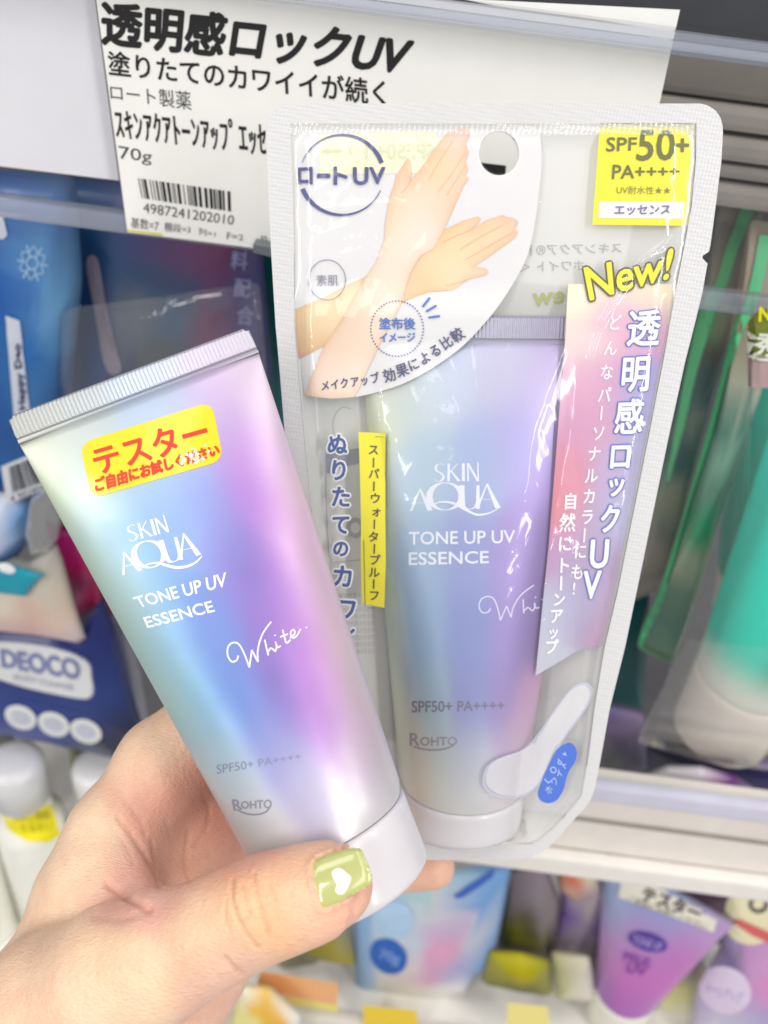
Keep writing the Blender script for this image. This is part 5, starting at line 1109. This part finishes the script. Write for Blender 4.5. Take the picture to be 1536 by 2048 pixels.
# ---- behind and below on the middle shelf, right
pack('teal_box', 'small dark teal block low between the white pouch rim and the green pouches', [(1215, 1180), (1300, 1190), (1284, 1420), (1215, 1410)], 0.36, 0.006, (0, 84, 88), 'dark_teal_box', smooth=0.03, rough=0.5)
pack('purple_pack', 'muted purple pack just above the middle shelf edge, beside the pouch rim', [(1190, 1400), (1290, 1420), (1300, 1540), (1180, 1560)], 0.292, 0.006, None, 'purple_pack_a', 'purple packs on the middle shelf', colfn=rbf([(1240, 1420, (104, 88, 140)), (1250, 1460, (70, 60, 96)), (1210, 1500, (96, 98, 96)), (1270, 1500, (76, 72, 104)), (1250, 1440, (150, 136, 160))], 16))
pack('purple_pack', 'dark navy purple pack lying under the clear teal tube pouch', [(1250, 1470), (1400, 1490), (1640, 1530), (1640, 1640), (1500, 1600), (1240, 1570)], 0.298, 0.006, None, 'purple_pack_b', 'purple packs on the middle shelf', colfn=rbf([(1280, 1510, (62, 60, 96)), (1330, 1530, (22, 24, 50)), (1440, 1550, (30, 28, 66)), (1500, 1590, (46, 40, 110)), (1300, 1545, (50, 48, 84))], 16))
r, s = pack('purple_pack', 'white and lilac pack with a purple mark lying at the middle shelf edge', [(1270, 1552), (1330, 1532), (1400, 1530), (1470, 1548), (1506, 1572), (1500, 1610), (1260, 1580)], 0.266, 0.006, None, 'lilac_pack', 'purple packs on the middle shelf', colfn=rbf([(1300, 1556, (206, 204, 206)), (1380, 1545, (200, 196, 204)), (1420, 1566, (184, 150, 184)), (1460, 1572, (120, 60, 140)), (1495, 1580, (150, 140, 190))], 14))
# ---- bottom shelf
def pk(name, label, poly, D, T, cols, key, sig=16, group='packs on the bottom shelf', **k): return pack(name, label, poly, D, T, None, key, group, colfn=rbf(cols, sig), **k)
r, s = pk('blue_pouch', 'light blue edged pouch with a dark blue oval, under the cap of the held tube', [(700, 1760), (860, 1740), (1026, 1722), (1006, 1830), (984, 1942), (955, 1946), (930, 1985), (840, 2000), (735, 1990), (712, 1980)], 0.286, 0.008,
   [(716, 1860, (130, 172, 216)), (722, 1950, (130, 172, 216)), (1005, 1760, (110, 160, 216)), (985, 1880, (120, 168, 218)), (965, 1930, (110, 160, 212)), (840, 1790, (156, 200, 196)), (880, 1800, (206, 200, 214)), (800, 1840, (190, 208, 226)), (900, 1830, (196, 170, 206)), (900, 1880, (222, 158, 194)), (860, 1930, (206, 152, 190)), (920, 1920, (166, 166, 212)), (950, 1860, (190, 196, 216)), (820, 1920, (216, 206, 216)), (780, 1960, (216, 216, 216)), (860, 1975, (228, 226, 222)), (920, 1970, (222, 222, 222))], 'blue_pouch', smooth=0.05)
decal('blue_oval', [ellipse(777, 1911, 40, 33, 28, 0.75)], s, 0.0006, ink((20, 96, 190)), r, 12)
put('oval_lettering', text_quad('70g', [(757, 1918), (796, 1930), (763, 1894), (802, 1906)]), s, 0.0011, ink((110, 150, 220)), r, 0, bold=1.5)
decal('pale_circle', [ellipse(786, 1838, 42, 38, 28)], s, 0.0006, ink((172, 202, 230)), r, 12)
decal('blue_band', [[(908, 1790), (935, 1770), (975, 1745), (990, 1736), (986, 1752), (960, 1772), (925, 1794), (912, 1796)]], s, 0.0006, ink((54, 98, 186)), r, 12)
pk('black_yellow_pack', 'black pack with dull yellow green stripes, right of the light blue pouch', [(1010, 1735), (1090, 1730), (1120, 1800), (1110, 1930), (985, 1930), (995, 1830)], 0.296, 0.006, [(1030, 1770, (96, 88, 96)), (1070, 1750, (130, 118, 128)), (1010, 1830, (24, 24, 10)), (1030, 1850, (104, 104, 10)), (1060, 1880, (120, 116, 10)), (1060, 1850, (20, 22, 14)), (1020, 1890, (18, 20, 10)), (1090, 1900, (30, 30, 16)), (1090, 1840, (120, 110, 110))], 'black_pack')
pk('yellow_box', 'mustard yellow box low between the light blue pouch and the purple tester', [(978, 1900), (1040, 1904), (1100, 1920), (1104, 1985), (1050, 1982), (960, 1960)], 0.282, 0.008, [(1000, 1920, (160, 154, 6)), (1050, 1920, (186, 176, 10)), (1090, 1950, (140, 136, 20)), (1000, 1955, (110, 108, 16)), (1060, 1975, (90, 90, 50))], 'yellow_box', smooth=0.03)
pk('yellow_box', 'dull yellow box directly under the thumb, left of the light blue pouch', [(610, 1870), (700, 1838), (712, 1925), (640, 1915), (600, 1900)], 0.285, 0.006, [(640, 1880, (150, 142, 4)), (690, 1870, (172, 160, 0)), (670, 1920, (160, 150, 10)), (690, 1845, (100, 110, 140)), (620, 1900, (130, 132, 60))], 'yellow_box_b', smooth=0.03)
pk('grey_pack', 'grey green pack under the thumb beside the dull yellow box', [(540, 1905), (610, 1880), (640, 1925), (560, 1935)], 0.29, 0.004, [(580, 1905, (140, 144, 124)), (610, 1920, (120, 122, 96))], 'grey_pack')
r, s = pk('clear_purple_pack', 'clear pack with a purple edge strip, behind the purple tester tube', [(1110, 1700), (1230, 1716), (1240, 1840), (1190, 1960), (1100, 1945), (1070, 1890), (1120, 1800)], 0.310, 0.008, [(1140, 1730, (92, 82, 150)), (1130, 1800, (120, 90, 160)), (1160, 1780, (160, 150, 150)), (1190, 1760, (170, 150, 160)), (1110, 1870, (150, 130, 160)), (1160, 1850, (150, 138, 156)), (1200, 1840, (100, 80, 130)), (1130, 1920, (176, 172, 110)), (1180, 1900, (196, 190, 176)), (1210, 1740, (96, 70, 110))], 'clear_purple', smooth=0.06)
pk('purple_pack', 'dark purple pack behind the white sticker of the tester tube', [(1220, 1720), (1500, 1760), (1500, 1900), (1380, 1880), (1250, 1800)], 0.335, 0.006, [(1260, 1740, (66, 50, 96)), (1330, 1770, (120, 84, 130)), (1370, 1780, (80, 66, 96)), (1440, 1800, (110, 72, 96)), (1420, 1840, (86, 60, 100)), (1470, 1780, (70, 56, 96))], 'purple_pack_c')
pk('orange_pack', 'small pack with a red orange corner and clear wrinkled film, right of the pouch foot', [(1120, 1720), (1190, 1726), (1200, 1790), (1150, 1800), (1118, 1780)], 0.296, 0.005, [(1150, 1745, (206, 96, 70)), (1140, 1775, (190, 150, 130)), (1180, 1745, (214, 206, 170)), (1175, 1780, (160, 140, 140))], 'orange_pack', sig=12)
pk('white_pack', 'white and pale green pack low between the mustard box and the purple tester', [(1100, 1900), (1180, 1910), (1195, 2000), (1110, 1995)], 0.286, 0.006, [(1120, 1920, (176, 172, 130)), (1160, 1930, (206, 200, 180)), (1150, 1980, (222, 218, 206)), (1120, 1960, (186, 190, 120))], 'white_green_pack')
pk('white_pack', 'pale yellow green pack between the purple tester and the lavender pack', [(1320, 1960), (1400, 1900), (1420, 1960), (1370, 2040), (1310, 2030)], 0.300, 0.006, [(1350, 1970, (214, 210, 130)), (1390, 1930, (150, 140, 130)), (1360, 2010, (232, 230, 200)), (1400, 1970, (200, 194, 150))], 'pale_yellow_pack')
# tester tube with cream sticker
tz = thing('tester_tube', 'pink and purple tester tube with a cream sticker standing on its white cap, lower right', 'tube', P(1245, 2010, .5))
QA0, QA1 = (1337, 1772), (1232, 2022)
zr0 = (VP(0.288).hit(*QA0)[0] - C0).dot(_F); zr1 = (VP(0.288).hit(*QA1)[0] - C0).dot(_F)
fpp = rbf([(-110, 20, (160, 186, 220)), (0, 20, (150, 166, 214)), (110, 20, (186, 160, 210)), (-90, 80, (150, 176, 216)), (0, 90, (176, 130, 200)), (90, 90, (190, 110, 190)), (-80, 130, (206, 130, 196)), (0, 140, (206, 104, 186)), (80, 140, (200, 104, 186)), (-70, 200, (130, 96, 176)), (0, 200, (170, 96, 180)), (60, 200, (160, 100, 184))], 34)
tb_, tc_, s, _fr = tube(QA0, QA1, zr0, zr1, 120, 66, 64, 0.02, 0.78, lambda XI: fpp([(x * 110, s_ * 270) for x, s_, _ in XI]), tz, mat('purple_tube', None, rough=0.3, coat=0.4, var=0.02), mat('ivory_cap', (236, 234, 222), rough=0.35), nseg=64)
decal('cream_sticker', [[(1246, 1748), (1440, 1820), (1428, 1862), (1238, 1792)]], s, 0.0010, ink((236, 233, 218)), tz, 9)
put('sticker_lettering', text_quad('テスター', [(1284, 1796), (1398, 1838), (1292, 1770), (1404, 1812)]), s, 0.0016, ink((70, 66, 60)), tz, 10, bold=1.2)
put('sticker_lettering', text_quad('ご自由にお試しください', [(1256, 1800), (1412, 1856), (1261, 1788), (1416, 1844)]), s, 0.0016, ink((110, 106, 96)), tz, 10)
decal('violet_badge', [ellipse(1296, 1882, 40, 18, 28, 0.28)], s, 0.0010, ink((84, 54, 160)), tz, 9)
put('badge_lettering', text_quad('TONE UP', [(1266, 1882), (1322, 1899), (1270, 1866), (1326, 1883)]), s, 0.0014, ink((200, 180, 230)), tz, 9)
put('tube_lettering', join(text_quad('MILK', [(1246, 1918), (1300, 1934), (1250, 1902), (1304, 1918)]), text_quad('UV', [(1252, 1942), (1290, 1952), (1256, 1924), (1294, 1936)])), s, 0.0010, ink((140, 70, 170)), tz, 9, bold=0.8)
# lavender pack at the right edge
r, s = pk('lavender_pack', 'lavender pack with a round cream badge and red band at the lower right edge', [(1462, 1755), (1640, 1790), (1680, 2080), (1380, 2080), (1392, 1985), (1440, 1890)], 0.276, 0.008, [(1470, 1780, (190, 166, 220)), (1430, 1960, (176, 158, 210)), (1400, 2030, (206, 200, 214)), (1500, 1900, (206, 150, 206)), (1530, 1960, (216, 140, 200)), (1460, 1900, (110, 96, 140)), (1520, 2030, (150, 130, 206)), (1450, 2040, (196, 190, 216)), (1536, 1780, (190, 166, 224))], 'lavender_pack', smooth=0.05)
decal('cream_badge', [ellipse(1502, 1832, 56, 56, 30, .4)], s, 0.0006, ink((232, 224, 186)), r, 12)
decal('red_band', [[(1462, 1838), (1480, 1836), (1560, 1872), (1556, 1892), (1500, 1866)]], s, 0.0011, ink((214, 96, 96)), r, 12)
put('badge_mark', ring(1516, 1806, 16, 14, 8, 20), s, 0.0011, ink((96, 84, 96)), r, 0)
decal('white_circle', [ellipse(1450, 1978, 54, 46, 28, .5)], s, 0.0006, ink((222, 206, 232)), r, 12)
put('circle_lettering', text_quad('トーンアップ', [(1415, 1985), (1480, 2006), (1420, 1962), (1486, 1984)]), s, 0.0011, ink((180, 150, 206)), r, 0)
# ---- tags in the bottom rail and one box below it
DT = D_BOT - 0.0046
def tag_(label, poly, col, name='price_tag'):
    c = VP(DT).hit(*poly[0])[0]; r = thing(name, label, 'price tag', c, 'price tags in the bottom rail')
    V, F = cut_polys([poly], 0); n = len(V); p1 = [VP(DT).hit(x, y)[0] for x, y in V]; p2 = [p + Vector((0, .0003, 0)) for p in p1]
    mk('tag', p1 + p2, F + [[i + n for i in f[::-1]] for f in F] + [[i, (i + 1) % n, n + (i + 1) % n, n + i] for i in range(n)], ink(col), r, False); return r
tag_('orange price tag in the bottom rail beneath the thumb', [(520, 1942), (676, 1968), (674, 2010), (512, 1982)], (240, 178, 120))
tag_('yellow price tag in the bottom rail beneath the light blue pouch', [(726, 2012), (832, 2022), (838, 2070), (728, 2060)], (240, 206, 40))
tag_('pale yellow price tag in the bottom rail beneath the mustard box', [(1016, 2006), (1096, 2014), (1100, 2070), (1012, 2062)], (244, 230, 140))
tag_('lemon yellow strip tag hanging below the orange price tag', [(506, 1984), (676, 2012), (676, 2024), (500, 1996)], (238, 222, 110))
r, s = pk('small_box', 'white box with an amber stripe tilted below the bottom rail, under the hand', [(482, 1966), (540, 1970), (606, 2030), (600, 2090), (450, 2090), (470, 2010)], 0.246, 0.006, [(500, 1975, (236, 234, 214)), (560, 2000, (238, 236, 222)), (540, 2010, (240, 186, 20)), (515, 1990, (242, 190, 24)), (565, 2035, (240, 180, 16)), (500, 2030, (238, 226, 140)), (590, 2035, (238, 236, 228))], 'small_box', sig=10, smooth=0.04)
